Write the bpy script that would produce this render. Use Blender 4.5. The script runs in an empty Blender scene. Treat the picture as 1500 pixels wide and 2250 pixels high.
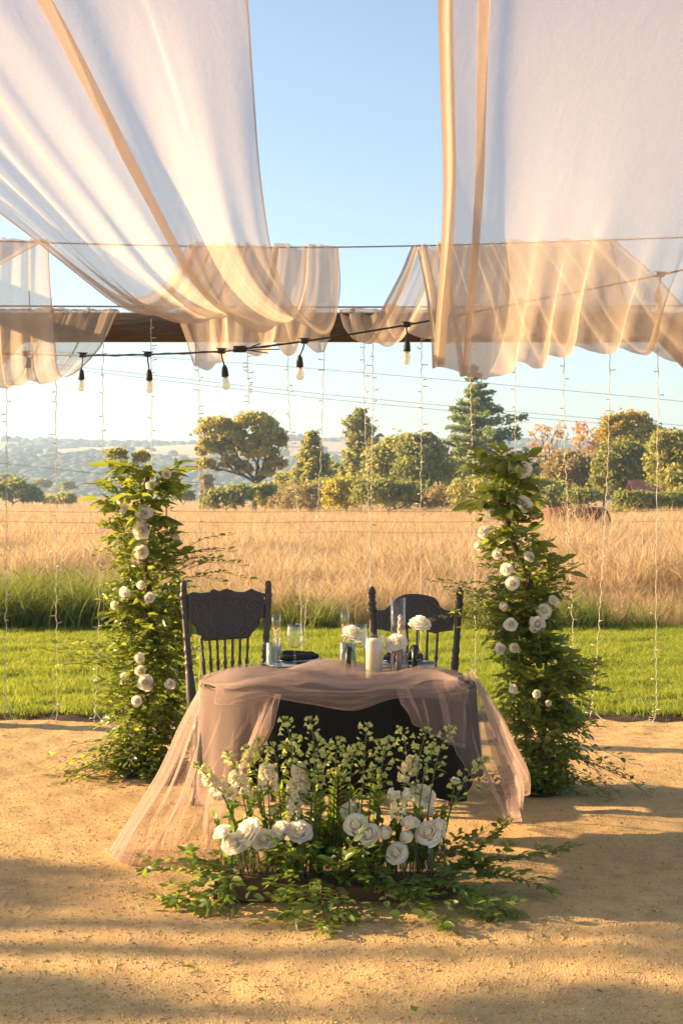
import bpy, math, random
import numpy as np
from mathutils import Vector, Matrix, Quaternion, noise as mnoise

random.seed(7); RNG = np.random.default_rng(7)
SC = bpy.context.scene; COL = SC.collection
# ------------------------------------------------------------------ camera, sky, sun, exposure
CAM_H, F_PX, CX, HORIZON = 1.55, 3125.0, 750.0, 1090.0      # photograph calibration (1500 x 2250)
cam_d = bpy.data.cameras.new('camera'); cam = bpy.data.objects.new('camera', cam_d); COL.objects.link(cam)
cam.location = (0, 0, CAM_H); cam.rotation_euler = (math.radians(90), 0, 0)
cam_d.sensor_fit = 'VERTICAL'; cam_d.sensor_height = 36; cam_d.lens = 50; cam_d.shift_y = -35/2250
cam_d.clip_start = .05; cam_d.clip_end = 12000
cam_d.dof.use_dof = True; cam_d.dof.focus_distance = 6.2; cam_d.dof.aperture_fstop = 13
SC.camera = cam
SUN_EL, SUN_AZ = math.radians(17), math.radians(-78)        # azimuth from +Y towards +X
world = bpy.data.worlds.new('World'); SC.world = world; world.use_nodes = True
wn = world.node_tree; wn.nodes.clear()
sky = wn.nodes.new('ShaderNodeTexSky'); sky.sky_type = 'NISHITA'; sky.sun_disc = False
sky.sun_elevation = SUN_EL; sky.sun_rotation = SUN_AZ; sky.air_density = 1.0; sky.dust_density = 1.2; sky.ozone_density = 1.6
bg = wn.nodes.new('ShaderNodeBackground'); bg.inputs[1].default_value = .068
wo = wn.nodes.new('ShaderNodeOutputWorld')
wn.links.new(sky.outputs[0], bg.inputs[0]); wn.links.new(bg.outputs[0], wo.inputs[0])
SUN_DIR = Vector((math.sin(SUN_AZ)*math.cos(SUN_EL), math.cos(SUN_AZ)*math.cos(SUN_EL), math.sin(SUN_EL)))
sun_d = bpy.data.lights.new('sun', 'SUN'); sun_d.energy = 5.0; sun_d.angle = math.radians(.55); sun_d.color = (1, .70, .38)
sun = bpy.data.objects.new('sun', sun_d); COL.objects.link(sun); sun.location = SUN_DIR*30
sun.rotation_euler = SUN_DIR.to_track_quat('Z', 'Y').to_euler()
SC.view_settings.view_transform = 'Standard'; SC.view_settings.look = 'None'
SC.view_settings.exposure = 2.0; SC.view_settings.gamma = 1; SC.view_settings.use_curve_mapping = False
SC.cycles.transparent_max_bounces = 16; SC.cycles.max_bounces = 8; SC.cycles.diffuse_bounces = 5; SC.cycles.glossy_bounces = 2; SC.cycles.use_adaptive_sampling = True; SC.cycles.adaptive_threshold = .02; SC.cycles.use_denoising = True
SC.cycles.transmission_bounces = 8; SC.cycles.caustics_reflective = False; SC.cycles.caustics_refractive = False

# ------------------------------------------------------------------ helpers
def P(px, py, d):
    return Vector(((px-CX)/F_PX*d, d, CAM_H+(HORIZON-py)/F_PX*d))
def ground_d(py, z=0.0):
    return (CAM_H-z)*F_PX/(py-HORIZON)
def G(px, py, z=0.0):
    return P(px, py, ground_d(py, z))
def tag(o, label=None, cat=None, group=None, kind=None):
    if label: o['label'] = label
    if cat: o['category'] = cat
    if group: o['group'] = group
    if kind: o['kind'] = kind
    return o
def link(name, data, parent=None, loc=None, rot=None, scale=None):
    o = bpy.data.objects.new(name, data); COL.objects.link(o)
    if parent: o.parent = parent
    if loc is not None: o.location = loc
    if rot is not None:
        if isinstance(rot, Quaternion): o.rotation_mode = 'QUATERNION'; o.rotation_quaternion = rot
        else: o.rotation_euler = rot
    if scale is not None: o.scale = (scale,)*3 if isinstance(scale, (int, float)) else scale
    return o
def empty(name, loc=(0, 0, 0), rz=0, parent=None):
    o = link(name, None, parent, loc, (0, 0, rz)); o.empty_display_size = .1; return o
def np_mesh(name, V, F, mats, smooth=True, mi=None):
    V = np.asarray(V, dtype=np.float32).reshape(-1, 3); F = np.asarray(F, dtype=np.int32)
    me = bpy.data.meshes.new(name); me.vertices.add(len(V)); me.vertices.foreach_set('co', V.ravel())
    n, k = F.shape; me.loops.add(n*k); me.loops.foreach_set('vertex_index', F.ravel())
    me.polygons.add(n); me.polygons.foreach_set('loop_start', np.arange(0, n*k, k, dtype=np.int32))
    me.polygons.foreach_set('use_smooth', np.full(n, smooth))
    if mi is not None: me.polygons.foreach_set('material_index', np.asarray(mi, dtype=np.int32))
    for m in (mats if isinstance(mats, (list, tuple)) else [mats]): me.materials.append(m)
    me.update(calc_edges=True); me.validate(); return me
def smooth_path(pts, n):
    """Catmull-Rom through pts, n samples"""
    p = np.array([tuple(q) for q in pts], float)
    if len(p) == 2: return p[0]+(p[1]-p[0])*np.linspace(0, 1, n)[:, None]
    p = np.vstack([2*p[0]-p[1], p, 2*p[-1]-p[-2]]); K = len(p)-3
    t = np.linspace(0, K, n); i = np.minimum(t.astype(int), K-1); f = (t-i)[:, None]
    a, b, c, d = p[i], p[i+1], p[i+2], p[i+3]
    return .5*((2*b)+(c-a)*f+(2*a-5*b+4*c-d)*f**2+(3*b-a-3*c+d)*f**3)
class MB:
    def __init__(s): s.v = []; s.f = []; s.m = []
    def add(s, V, F, mat=0):
        o = len(s.v); s.v += [tuple(x) for x in V]; s.f += [tuple(i+o for i in f) for f in F]; s.m += [mat]*len(F); return s
    def tube(s, path, r, n=8, mat=0, cap=True):
        pts = [Vector(p) for p in path]; m = len(pts)
        rr = list(r) if hasattr(r, '__len__') else [r]*m
        V = []; t0 = (pts[1]-pts[0]).normalized(); a = t0.orthogonal().normalized()
        for i, p in enumerate(pts):
            t = (pts[min(i+1, m-1)]-pts[max(i-1, 0)])
            t = t.normalized() if t.length > 1e-9 else t0
            a = (a-t*a.dot(t)); a = a.normalized() if a.length > 1e-6 else t.orthogonal().normalized()
            b = t.cross(a)
            for k in range(n):
                w = 2*math.pi*k/n; V.append(p+(a*math.cos(w)+b*math.sin(w))*rr[i])
        F = [(i*n+k, i*n+(k+1) % n, (i+1)*n+(k+1) % n, (i+1)*n+k) for i in range(m-1) for k in range(n)]
        if cap: F += [tuple(range(n-1, -1, -1)), tuple((m-1)*n+k for k in range(n))]
        return s.add(V, F, mat)
    def lathe(s, prof, n=20, mat=0, c=(0, 0, 0), close=False):
        V = []; m = len(prof)
        for r, z in prof:
            for k in range(n):
                w = 2*math.pi*k/n; V.append((c[0]+r*math.cos(w), c[1]+r*math.sin(w), c[2]+z))
        rows = m if close else m-1
        F = [(i*n+k, i*n+(k+1) % n, ((i+1) % m)*n+(k+1) % n, ((i+1) % m)*n+k) for i in range(rows) for k in range(n)]
        if not close:
            if prof[0][0] > 1e-5: F.append(tuple(range(n-1, -1, -1)))
            if prof[-1][0] > 1e-5: F.append(tuple((m-1)*n+k for k in range(n)))
        return s.add(V, F, mat)
    def box(s, c, d, mat=0, bev=0.0):
        x, y, z = (q/2 for q in d); b = min(bev, x, y, z)
        if b <= 0:
            V = [(c[0]+i*x, c[1]+j*y, c[2]+k*z) for i in (-1, 1) for j in (-1, 1) for k in (-1, 1)]
            F = [(0, 1, 3, 2), (4, 6, 7, 5), (0, 4, 5, 1), (2, 3, 7, 6), (0, 2, 6, 4), (1, 5, 7, 3)]
            return s.add(V, F, mat)
        V = []; ring = [(-x+b, -y), (x-b, -y), (x, -y+b), (x, y-b), (x-b, y), (-x+b, y), (-x, y-b), (-x, -y+b)]
        for zz, ins in ((-z, b), (-z+b, 0), (z-b, 0), (z, b)):
            for px, py in ring:
                V.append((c[0]+px*(x-ins)/x, c[1]+py*(y-ins)/y, c[2]+zz))
        F = [(i*8+k, i*8+(k+1) % 8, (i+1)*8+(k+1) % 8, (i+1)*8+k) for i in range(3) for k in range(8)]
        F += [tuple(range(7, -1, -1)), tuple(24+k for k in range(8))]
        return s.add(V, F, mat)
    def prism(s, outline, yfun, th, mat=0, bev=.006):
        """outline [(x,z)] extruded in y; yfun(z) gives the middle; bevelled rim"""
        n = len(outline); cx = sum(p[0] for p in outline)/n; cz = sum(p[1] for p in outline)/n
        V = []
        for off, ins in ((-th/2, bev), (-th/2+bev, 0), (th/2-bev, 0), (th/2, bev)):
            for x, z in outline:
                L = math.hypot(x-cx, z-cz) or 1; k = 1-ins/L
                xx, zz = cx+(x-cx)*k, cz+(z-cz)*k; V.append((xx, yfun(zz)+off, zz))
        F = [(i*n+k, i*n+(k+1) % n, (i+1)*n+(k+1) % n, (i+1)*n+k) for i in range(3) for k in range(n)]
        F += [tuple(range(n)), tuple(3*n+k for k in range(n-1, -1, -1))]
        return s.add(V, F, mat)
    def mesh(s, name, mats, smooth=True):
        me = bpy.data.meshes.new(name); me.from_pydata(s.v, [], s.f)
        for m in (mats if isinstance(mats, (list, tuple)) else [mats]): me.materials.append(m)
        me.polygons.foreach_set('material_index', s.m); me.polygons.foreach_set('use_smooth', [smooth]*len(s.f)); me.update(); return me
    def obj(s, name, mats, parent=None, smooth=True, loc=None, rot=None):
        return link(name, s.mesh(name, mats, smooth), parent, loc, rot)
def z_to(d, spin=0.0):
    return Vector(d).normalized().to_track_quat('Z', 'Y') @ Quaternion((0, 0, 1), spin)
def y_to(d, up=(0, 0, 1), spin=0.0):
    d = Vector(d).normalized(); u = Vector(up)
    x = d.cross(u); x = x.normalized() if x.length > 1e-4 else Vector((1, 0, 0)); z = x.cross(d)
    return Matrix((x, d, z)).transposed().to_quaternion() @ Quaternion((0, 1, 0), spin)
ORD = ['zeroth', 'first', 'second', 'third', 'fourth', 'fifth', 'sixth', 'seventh', 'eighth', 'ninth', 'tenth', 'eleventh', 'twelfth', 'thirteenth',
       'fourteenth', 'fifteenth', 'sixteenth', 'seventeenth', 'eighteenth', 'nineteenth', 'twentieth', 'twenty-first', 'twenty-second', 'twenty-third',
       'twenty-fourth', 'twenty-fifth', 'twenty-sixth', 'twenty-seventh', 'twenty-eighth', 'twenty-ninth', 'thirtieth', 'thirty-first', 'thirty-second', 'thirty-third', 'thirty-fourth']

# ------------------------------------------------------------------ materials
class NT:
    def __init__(s, name):
        s.m = bpy.data.materials.new(name); s.m.use_nodes = True; s.t = s.m.node_tree; s.t.nodes.clear()
        s.out = s.t.nodes.new('ShaderNodeOutputMaterial')
    def n(s, kind, **kw):
        nd = s.t.nodes.new(kind)
        for k, v in kw.items():
            if k.startswith('i_'):
                key = k[2:]; key = int(key) if key.isdigit() else key.replace('_', ' ')
                s.put(nd, key, v)
            else: setattr(nd, k, v)
        return nd
    def put(s, nd, key, v):
        if isinstance(v, bpy.types.NodeSocket): s.t.links.new(v, nd.inputs[key])
        else:
            if isinstance(v, tuple) and len(v) == 3 and nd.inputs[key].type == 'RGBA': v = (*v, 1)
            nd.inputs[key].default_value = v
    def coord(s, kind='Object', scale=(1, 1, 1)):
        c = s.n('ShaderNodeTexCoord'); mp = s.n('ShaderNodeMapping', i_Vector=c.outputs[kind]); mp.inputs['Scale'].default_value = scale; return mp.outputs[0]
    def noise(s, scale, detail=4, vec=None, rough=.55, dist=0.0):
        nd = s.n('ShaderNodeTexNoise', i_Scale=scale, i_Detail=detail, i_Roughness=rough, i_Distortion=dist)
        if vec is not None: s.put(nd, 'Vector', vec)
        return nd.outputs['Fac']
    def ramp(s, fac, stops):
        r = s.n('ShaderNodeValToRGB', i_Fac=fac); e = r.color_ramp.elements
        while len(e) < len(stops): e.new(.5)
        for q, (p, c) in zip(e, stops): q.position = p; q.color = (*c, 1) if len(c) == 3 else c
        return r.outputs[0]
    def mix(s, a, b, f, mode='MIX'):
        m = s.n('ShaderNodeMix', data_type='RGBA', blend_type=mode)
        s.put(m, 0, f); s.put(m, 6, a); s.put(m, 7, b); return m.outputs[2]
    def mathn(s, op, a, b=0.0):
        m = s.n('ShaderNodeMath', operation=op); s.put(m, 0, a); s.put(m, 1, b); return m.outputs[0]
    def bump(s, h, strength=.3, dist=.01, normal=None):
        b = s.n('ShaderNodeBump', i_Strength=strength, i_Distance=dist, i_Height=h)
        if normal is not None: s.put(b, 'Normal', normal)
        return b.outputs[0]
    def principled(s, color, rough=.6, normal=None, **kw):
        p = s.n('ShaderNodeBsdfPrincipled'); s.put(p, 'Base Color', color); s.put(p, 'Roughness', rough)
        if normal is not None: s.put(p, 'Normal', normal)
        for k, v in kw.items(): s.put(p, k.replace('_', ' '), v)
        return p.outputs[0]
    def mixs(s, a, b, f):
        m = s.n('ShaderNodeMixShader'); s.put(m, 0, f); s.put(m, 1, a); s.put(m, 2, b); return m.outputs[0]
    def done(s, shader, disp=None):
        s.t.links.new(shader, s.out.inputs[0]); return s.m
def mul(c, k): return tuple(min(1, x*k) for x in c)
def m_simple(name, c, rough=.6, var=.25, scale=8, bump=.15, bdist=.004, **kw):
    t = NT(name); v = t.coord(); f = t.noise(scale, 5, v)
    col = t.ramp(f, [(.3, mul(c, 1-var)), (.7, mul(c, 1+var))])
    return t.done(t.principled(col, rough, t.bump(t.noise(scale*6, 3, v), bump, bdist), **kw))
def m_leaf(name, c1, c2, trans=.4, rough=.45, island=True, tcol=None, spec=.5):
    t = NT(name)
    if island: f = t.n('ShaderNodeNewGeometry').outputs['Random Per Island']
    else: f = t.n('ShaderNodeObjectInfo').outputs['Random']
    col = t.mix(c1, c2, f)
    n = t.noise(40, 2, t.coord()); col = t.mix(col, t.mix(col, (.9, .9, .5), .08), n)
    p = t.principled(col, rough, Specular_IOR_Level=spec)
    tc = t.mix(col, tcol or mul(c2, 1.9), .6)
    tr = t.n('ShaderNodeBsdfTranslucent', i_Color=tc).outputs[0]
    return t.done(t.mixs(p, tr, trans))
def m_sheer(name, c, tc, opacity, trans=.5, crease=.0, var=.1, weave=0.0):
    t = NT(name); v = t.coord(); f = t.noise(3, 3, v)
    col = t.mix(mul(c, 1-var), mul(c, 1+var), f); nrm = None
    if crease:
        h = t.mathn('ADD', t.noise(14, 5, t.coord(scale=(1, .25, .6)), .6, .8), t.mathn('MULTIPLY', t.noise(60, 3, t.coord(scale=(1, .35, 1))), .35)); nrm = t.bump(h, crease, .02)
    d = t.n('ShaderNodeBsdfDiffuse', i_Color=col); tr = t.n('ShaderNodeBsdfTranslucent', i_Color=tc)
    if nrm is not None: t.put(d, 'Normal', nrm); t.put(tr, 'Normal', nrm)
    op = opacity
    if weave:                                                        # uneven thread density
        op = t.mathn('ADD', opacity-weave*.5, t.mathn('MULTIPLY', t.noise(300, 2, t.coord(scale=(1, .06, 1))), weave))
    cloth = t.mixs(d.outputs[0], tr.outputs[0], trans); tp = t.n('ShaderNodeBsdfTransparent').outputs[0]
    return t.done(t.mixs(tp, cloth, op))
def m_glass(name, c=(1, 1, 1), rough=.02, body=.0):
    """thin clear glass: passes light straight through and mirrors at glancing angles"""
    t = NT(name); g = t.n('ShaderNodeNewGeometry'); dot = t.n('ShaderNodeVectorMath', operation='DOT_PRODUCT'); t.put(dot, 0, g.outputs['Normal']); t.put(dot, 1, g.outputs['Incoming'])
    fr = t.mathn('ADD', .05, t.mathn('MULTIPLY', .85, t.mathn('POWER', t.mathn('SUBTRACT', 1.0, t.mathn('ABSOLUTE', dot.outputs['Value'])), 3.0)))   # Schlick, same from both sides
    tp = t.n('ShaderNodeBsdfTransparent', i_Color=c).outputs[0]; gl = t.n('ShaderNodeBsdfGlossy', i_Color=(1, 1, 1), i_Roughness=rough).outputs[0]
    d = t.n('ShaderNodeBsdfDiffuse', i_Color=c).outputs[0]
    return t.done(t.mixs(t.mixs(tp, d, body), gl, fr))
M = {}
def build_materials():
    # sandy decomposed granite
    t = NT('granite_gravel'); v = t.coord()
    big = t.noise(.7, 4, v); mid = t.noise(9, 6, v, .65); fine = t.noise(160, 4, v, .7)
    vo = t.n('ShaderNodeTexVoronoi', i_Scale=210.0, i_Vector=v)
    col = t.ramp(mid, [(.3, (.46, .275, .085)), (.5, (.60, .375, .125)), (.72, (.70, .47, .185))])
    col = t.mix(col, t.mix(col, (.72, .53, .28), .5), t.ramp(fine, [(.5, (0, 0, 0)), (.75, (1, 1, 1))]))
    col = t.mix(col, t.mix(col, (.36, .20, .065), .5), t.ramp(big, [(.4, (0, 0, 0)), (.75, (1, 1, 1))]))
    col = t.mix(col, t.mix(col, vo.outputs['Color'], .16), .7)
    h = t.mathn('ADD', t.mathn('MULTIPLY', mid, .8), t.mathn('ADD', t.mathn('MULTIPLY', fine, .25), t.mathn('MULTIPLY', vo.outputs['Distance'], .25)))
    M['gravel'] = t.done(t.principled(col, .95, t.bump(h, .9, .022), Specular_IOR_Level=.15))
    t = NT('pebble'); f = t.n('ShaderNodeObjectInfo').outputs['Random']
    M['pebble'] = t.done(t.principled(t.ramp(f, [(0, (.30, .18, .08)), (.5, (.50, .31, .12)), (.85, (.62, .45, .23)), (1, (.36, .27, .17))]), .9))
    M['earth'] = m_simple('dark_earth', (.055, .030, .013), .95, .4, 20, .8, .02)
    M['lawn'] = m_simple('lawn_ground', (.09, .12, .02), .95, .4, 14, .6, .02)
    M['straw_ground'] = m_simple('straw_ground', (.42, .28, .12), .95, .35, 3, .6, .05)
    def blade(name, stops, trans, tc):
        t = NT(name); oi = t.n('ShaderNodeObjectInfo').outputs['Random']; isl = t.n('ShaderNodeNewGeometry').outputs['Random Per Island']
        f = t.mathn('ADD', t.mathn('MULTIPLY', oi, .5), t.mathn('MULTIPLY', isl, .5)); col = t.ramp(f, stops)
        d = t.principled(col, .7, Specular_IOR_Level=.25); tr = t.n('ShaderNodeBsdfTranslucent', i_Color=t.mix(col, tc, .5)).outputs[0]
        return t.done(t.mixs(d, tr, trans))
    M['dry_blade'] = blade('dry_grass_blade', [(.12, (.27, .18, .09)), (.5, (.51, .365, .20)), (.88, (.72, .56, .35))], .47, (.64, .47, .26))
    M['weed_blade'] = blade('green_weed_blade', [(.2, (.07, .10, .018)), (.55, (.17, .21, .035)), (.85, (.46, .38, .14))], .45, (.34, .40, .05))
    M['lawn_blade'] = blade('lawn_blade', [(.15, (.10, .15, .012)), (.5, (.22, .28, .025)), (.9, (.44, .44, .10))], .52, (.56, .60, .05))
    # hills
    t = NT('hill_grass'); v = t.coord(); n1 = t.noise(.006, 6, v, .6); n2 = t.noise(.05, 4, v)
    col = t.mix(t.ramp(n1, [(.35, (.42, .27, .12)), (.6, (.60, .42, .21))]), (.30, .22, .10), t.mathn('MULTIPLY', n2, .5))
    M['hill'] = t.done(t.principled(col, 1.0))
    t = NT('far_wood_leaf'); f = t.n('ShaderNodeObjectInfo').outputs['Random']
    M['far_leaf'] = t.done(t.principled(t.ramp(f, [(0, (.03, .045, .018)), (.6, (.06, .075, .025)), (1, (.12, .11, .035))]), .9, t.bump(t.noise(1.2, 4, t.coord()), 1, 1.0)))
    # cloth
    M['canopy'] = m_sheer('sheer_canopy_cloth', (.57, .445, .33), (.63, .495, .365), .56, .5, .13, .08, .16)
    M['hem'] = m_sheer('canopy_hem', (.44, .32, .21), (.48, .34, .22), .88, .5)
    M['tulle'] = m_sheer('mauve_tulle', (.56, .41, .34), (.60, .44, .36), .36, .5, .25, .1, .10)
    M['tulle_hem'] = m_sheer('mauve_tulle_hem', (.56, .42, .36), (.60, .44, .36), .56, .5)
    t = NT('black_satin'); v = t.coord(); M['black_cloth'] = t.done(t.principled(t.mix((.006, .005, .005), (.011, .009, .008), t.noise(6, 3, v)), .75, t.bump(t.noise(9, 3, v), .15, .02), Specular_IOR_Level=.18))
    M['napkin'] = m_simple('black_linen', (.014, .013, .014), .85, .3, 30, .3, .003)
    # wood, paint, metal
    t = NT('dark_beam_wood'); v = t.coord(scale=(1.2, 16, 16)); g = t.noise(5, 7, v, .6, .6); k = t.noise(1.5, 2, t.coord())
    col = t.mix(t.ramp(g, [(.3, (.032, .016, .007)), (.55, (.088, .045, .020)), (.75, (.17, .090, .040))]), (.04, .021, .010), t.mathn('MULTIPLY', k, .6))
    M['beam'] = t.done(t.principled(col, .7, t.bump(g, .5, .006)))
    t = NT('stained_plank'); v = t.coord(scale=(1.5, 18, 18)); g = t.noise(4, 6, v, .6, .8)
    M['plank'] = t.done(t.principled(t.ramp(g, [(.3, (.05, .022, .009)), (.6, (.13, .06, .026)), (.8, (.21, .105, .05))]), .6, t.bump(g, .4, .004)))
    t = NT('charcoal_chair_paint'); v = t.coord(scale=(1, 1, 1)); g = t.noise(30, 5, t.coord(scale=(1, 4, 8)), .6)
    pt = t.n('ShaderNodeNewGeometry').outputs['Pointiness']; wr = t.ramp(pt, [(.52, (0, 0, 0)), (.62, (1, 1, 1))])
    M['chair'] = t.done(t.principled(t.mix(t.ramp(g, [(.3, (.024, .016, .014)), (.7, (.048, .034, .030))]), (.13, .09, .07), t.mathn('MULTIPLY', wr, .55)), .45, t.bump(g, .3, .003)))
    M['black_metal'] = m_simple('black_metal', (.012, .011, .011), .4, .3, 20, .1)
    M['mauve_metal'] = m_simple('mauve_painted_metal', (.30, .19, .17), .45, .2, 20, .1)
    M['wire'] = m_simple('steel_cable', (.33, .31, .29), .45, .2, 30, .1, Metallic=.7)
    M['rubber'] = m_simple('black_rubber', (.012, .010, .009), .55, .3, 40, .2)
    M['white_plastic'] = m_simple('clear_white_plastic', (.56, .51, .39), .4, .05, 30, .05)
    M['brass'] = m_simple('brass', (.6, .42, .16), .3, .2, 30, .1, Metallic=1.0)
    M['bulb_glass'] = m_glass('bulb_glass', (1, .94, .80), .05, .36)
    M['glass'] = m_glass('clear_glass', (.97, .98, .97)); M['tube_glass'] = m_glass('tube_glass', (.88, .88, .80), .03, .04)
    M['smoke_glass'] = m_glass('ribbed_grey_glass', (.66, .74, .78), .08, .12)
    M['wax'] = m_simple('ivory_wax', (.84, .74, .52), .5, .06, 6, .1, Subsurface_Weight=.3)
    M['pink_wax'] = m_simple('pink_wax', (.80, .50, .40), .5, .06, 6, .1, Subsurface_Weight=.2)
    M['plate'] = m_simple('black_glaze', (.016, .015, .017), .25, .2, 10, .05)
    M['charger'] = m_simple('slate_blue_glass_charger', (.16, .22, .29), .15, .1, 10, .05)
    # plants
    def petal(name, c, tc, tr):
        t = NT(name); oi = t.n('ShaderNodeObjectInfo').outputs['Random']; col = t.mix(c, mul(c, .93), oi)
        col = t.mix(col, mul(c, .82), t.ramp(t.noise(5, 4, t.coord(), .6), [(.45, (0, 0, 0)), (.8, (1, 1, 1))]))
        d = t.principled(col, .6, Specular_IOR_Level=.25); r = t.n('ShaderNodeBsdfTranslucent', i_Color=tc).outputs[0]; return t.done(t.mixs(d, r, tr))
    M['petal'] = petal('ivory_petal', (.95, .91, .81), (.98, .92, .76), .5)
    M['floret'] = petal('greenish_cream_floret', (.62, .65, .26), (.70, .72, .22), .5)
    M['white_floret'] = petal('cream_floret', (.86, .82, .64), (.88, .80, .52), .48)
    M['bud'] = petal('green_bud', (.33, .43, .10), (.44, .50, .10), .35)
    M['stem'] = m_simple('green_stem', (.075, .12, .025), .5, .25, 30, .1)
    M['twig'] = m_simple('brown_twig', (.12, .055, .025), .7, .3, 30, .2)
    M['big_leaf'] = m_leaf('broad_glossy_leaf', (.045, .085, .012), (.16, .20, .028), .42, .30, False, (.50, .56, .04))
    M['small_leaf'] = m_leaf('small_green_leaf', (.055, .100, .012), (.20, .25, .03), .45, .38, True, (.52, .60, .04))
    M['branch_leaf'] = m_leaf('branch_leaf', (.048, .105, .012), (.15, .22, .026), .45, .38, False, (.44, .60, .04))
    M['bark'] = m_simple('grey_brown_bark', (.085, .060, .042), .9, .35, 2, .8, .05)
    T = {'oak': ((.12, .12, .022), (.29, .25, .055)), 'olive': ((.11, .12, .026), (.28, .26, .06)), 'dark': ((.075, .095, .022), (.20, .20, .045)),
         'cedar': ((.060, .095, .034), (.16, .19, .06)), 'pine': ((.09, .11, .03), (.24, .22, .06)), 'gold': ((.13, .12, .016), (.33, .25, .03)),
         'rust': ((.24, .14, .06), (.42, .28, .14)), 'brown': ((.11, .085, .035), (.24, .18, .075)), 'yellowgreen': ((.15, .15, .02), (.34, .29, .035))}
    for k, (a, b) in T.items(): a, b = mul(a, 1.6), mul(b, 1.6); M['t_'+k] = m_leaf('foliage_'+k, a, b, .45, .6, True, mul(b, 1.5), .2)
    M['rust_metal'] = m_simple('rusty_metal', (.17, .065, .028), .85, .4, 4, .4, .01)
    M['barn_wall'] = m_simple('weathered_barn_boards', (.30, .17, .12), .9, .3, 3, .3)
    M['barn_roof'] = m_simple('red_metal_roof', (.12, .05, .04), .7, .25, 3, .2)
build_materials()
# ------------------------------------------------------------------ scattering (for what nobody could count)
def scatter(name, pts, rot, scl, sources, label, cat, kind='stuff'):
    pts = np.asarray(pts, np.float32)
    me = bpy.data.meshes.new(name); me.vertices.add(len(pts)); me.vertices.foreach_set('co', pts.ravel())
    a = me.attributes.new('rot', 'FLOAT_VECTOR', 'POINT'); a.data.foreach_set('vector', np.asarray(rot, np.float32).ravel())
    a = me.attributes.new('scl', 'FLOAT', 'POINT'); a.data.foreach_set('value', np.asarray(scl, np.float32))
    a = me.attributes.new('idx', 'INT', 'POINT'); a.data.foreach_set('value', RNG.integers(0, len(sources), len(pts)).astype(np.int32))
    o = link(name, me)
    c = bpy.data.collections.new(name+'_sources')
    for i, s in enumerate(sources):
        c.objects.link(bpy.data.objects.new('%s_source_%02d' % (name, i), s))
    ng = bpy.data.node_groups.new(name+'_nodes', 'GeometryNodeTree')
    ng.interface.new_socket('Geometry', in_out='INPUT', socket_type='NodeSocketGeometry'); ng.interface.new_socket('Geometry', in_out='OUTPUT', socket_type='NodeSocketGeometry')
    N = ng.nodes; gi = N.new('NodeGroupInput'); go = N.new('NodeGroupOutput')
    ci = N.new('GeometryNodeCollectionInfo'); ci.inputs[0].default_value = c; ci.inputs[1].default_value = True; ci.inputs[2].default_value = True
    ip = N.new('GeometryNodeInstanceOnPoints'); ip.inputs['Pick Instance'].default_value = True
    def attr(nm, ty):
        q = N.new('GeometryNodeInputNamedAttribute'); q.data_type = ty; q.inputs[0].default_value = nm; return q.outputs[0]
    er = N.new('FunctionNodeEulerToRotation'); L = ng.links.new
    L(attr('rot', 'FLOAT_VECTOR'), er.inputs[0]); L(er.outputs[0], ip.inputs['Rotation']); L(attr('scl', 'FLOAT'), ip.inputs['Scale']); L(attr('idx', 'INT'), ip.inputs['Instance Index'])
    L(gi.outputs[0], ip.inputs['Points']); L(ci.outputs[0], ip.inputs['Instance']); L(ip.outputs[0], go.inputs[0])
    md = o.modifiers.new('scatter', 'NODES'); md.node_group = ng
    return tag(o, label, cat, None, kind)
def grass_clump(name, n, h0, h1, width, spread, lean, mat, head=False, seed=0, seg=4):
    r = random.Random(seed); V = []; F = []
    for i in range(n):
        a = r.uniform(0, 6.283); rad = spread*math.sqrt(r.random()); x, y = rad*math.cos(a), rad*math.sin(a)
        h = r.uniform(h0, h1); la = r.uniform(0, 6.283); lx, ly = math.cos(la), math.sin(la); ln = h*lean*r.uniform(.2, 1.3)
        wa = r.uniform(0, 3.14); wx, wy = math.cos(wa)*width/2, math.sin(wa)*width/2; b = len(V)
        for k in range(seg+1):
            t = k/seg; q = ln*t*t; z = h*t*(1-.28*lean*t*t)
            w = (1-t)**.7*.9+.1
            if head and t > .6: w = 1.5 if k < seg else .5
            V += [(x+lx*q-wx*w, y+ly*q-wy*w, z), (x+lx*q+wx*w, y+ly*q+wy*w, z)]
        F += [(b+2*k, b+2*k+1, b+2*k+3, b+2*k+2) for k in range(seg)]
    return np_mesh(name, V, F, mat, True)
def in_view(n, y0, y1, margin=1.15, extra=1.0, power=1.0):
    """random ground points spread over the wedge the camera can see, with a margin to the sides"""
    y = y0+(y1-y0)*RNG.random(n)**power; half = (y*750/F_PX)*margin+extra
    return np.stack([(RNG.random(n)*2-1)*half, y], 1)

# ------------------------------------------------------------------ setting
BEAM_D = 9.7; LAWN0, LAWN1 = 9.85, 16.1
def grid_mesh(name, xs, ys, zf, mat):
    X, Y = np.meshgrid(xs, ys, indexing='xy'); Z = zf(X, Y); nx, ny = len(xs), len(ys)
    V = np.stack([X, Y, Z], -1).reshape(-1, 3); i = np.arange(nx-1); j = np.arange(ny-1)
    I, J = np.meshgrid(i, j, indexing='xy'); a = (J*nx+I).ravel()
    return np_mesh(name, V, np.stack([a, a+1, a+nx+1, a+nx], 1), mat)
def sines(X, Y, amp, wl, seed):
    r = np.random.default_rng(seed); Z = 0
    for k in range(7):
        a = r.uniform(0, 6.28); f = 2*np.pi/wl*(1.5**k)*r.uniform(.7, 1.2); Z = Z+amp/(1.55**k)*np.sin(f*(X*np.cos(a)+Y*np.sin(a))+r.uniform(0, 6.28))
    return Z
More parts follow.
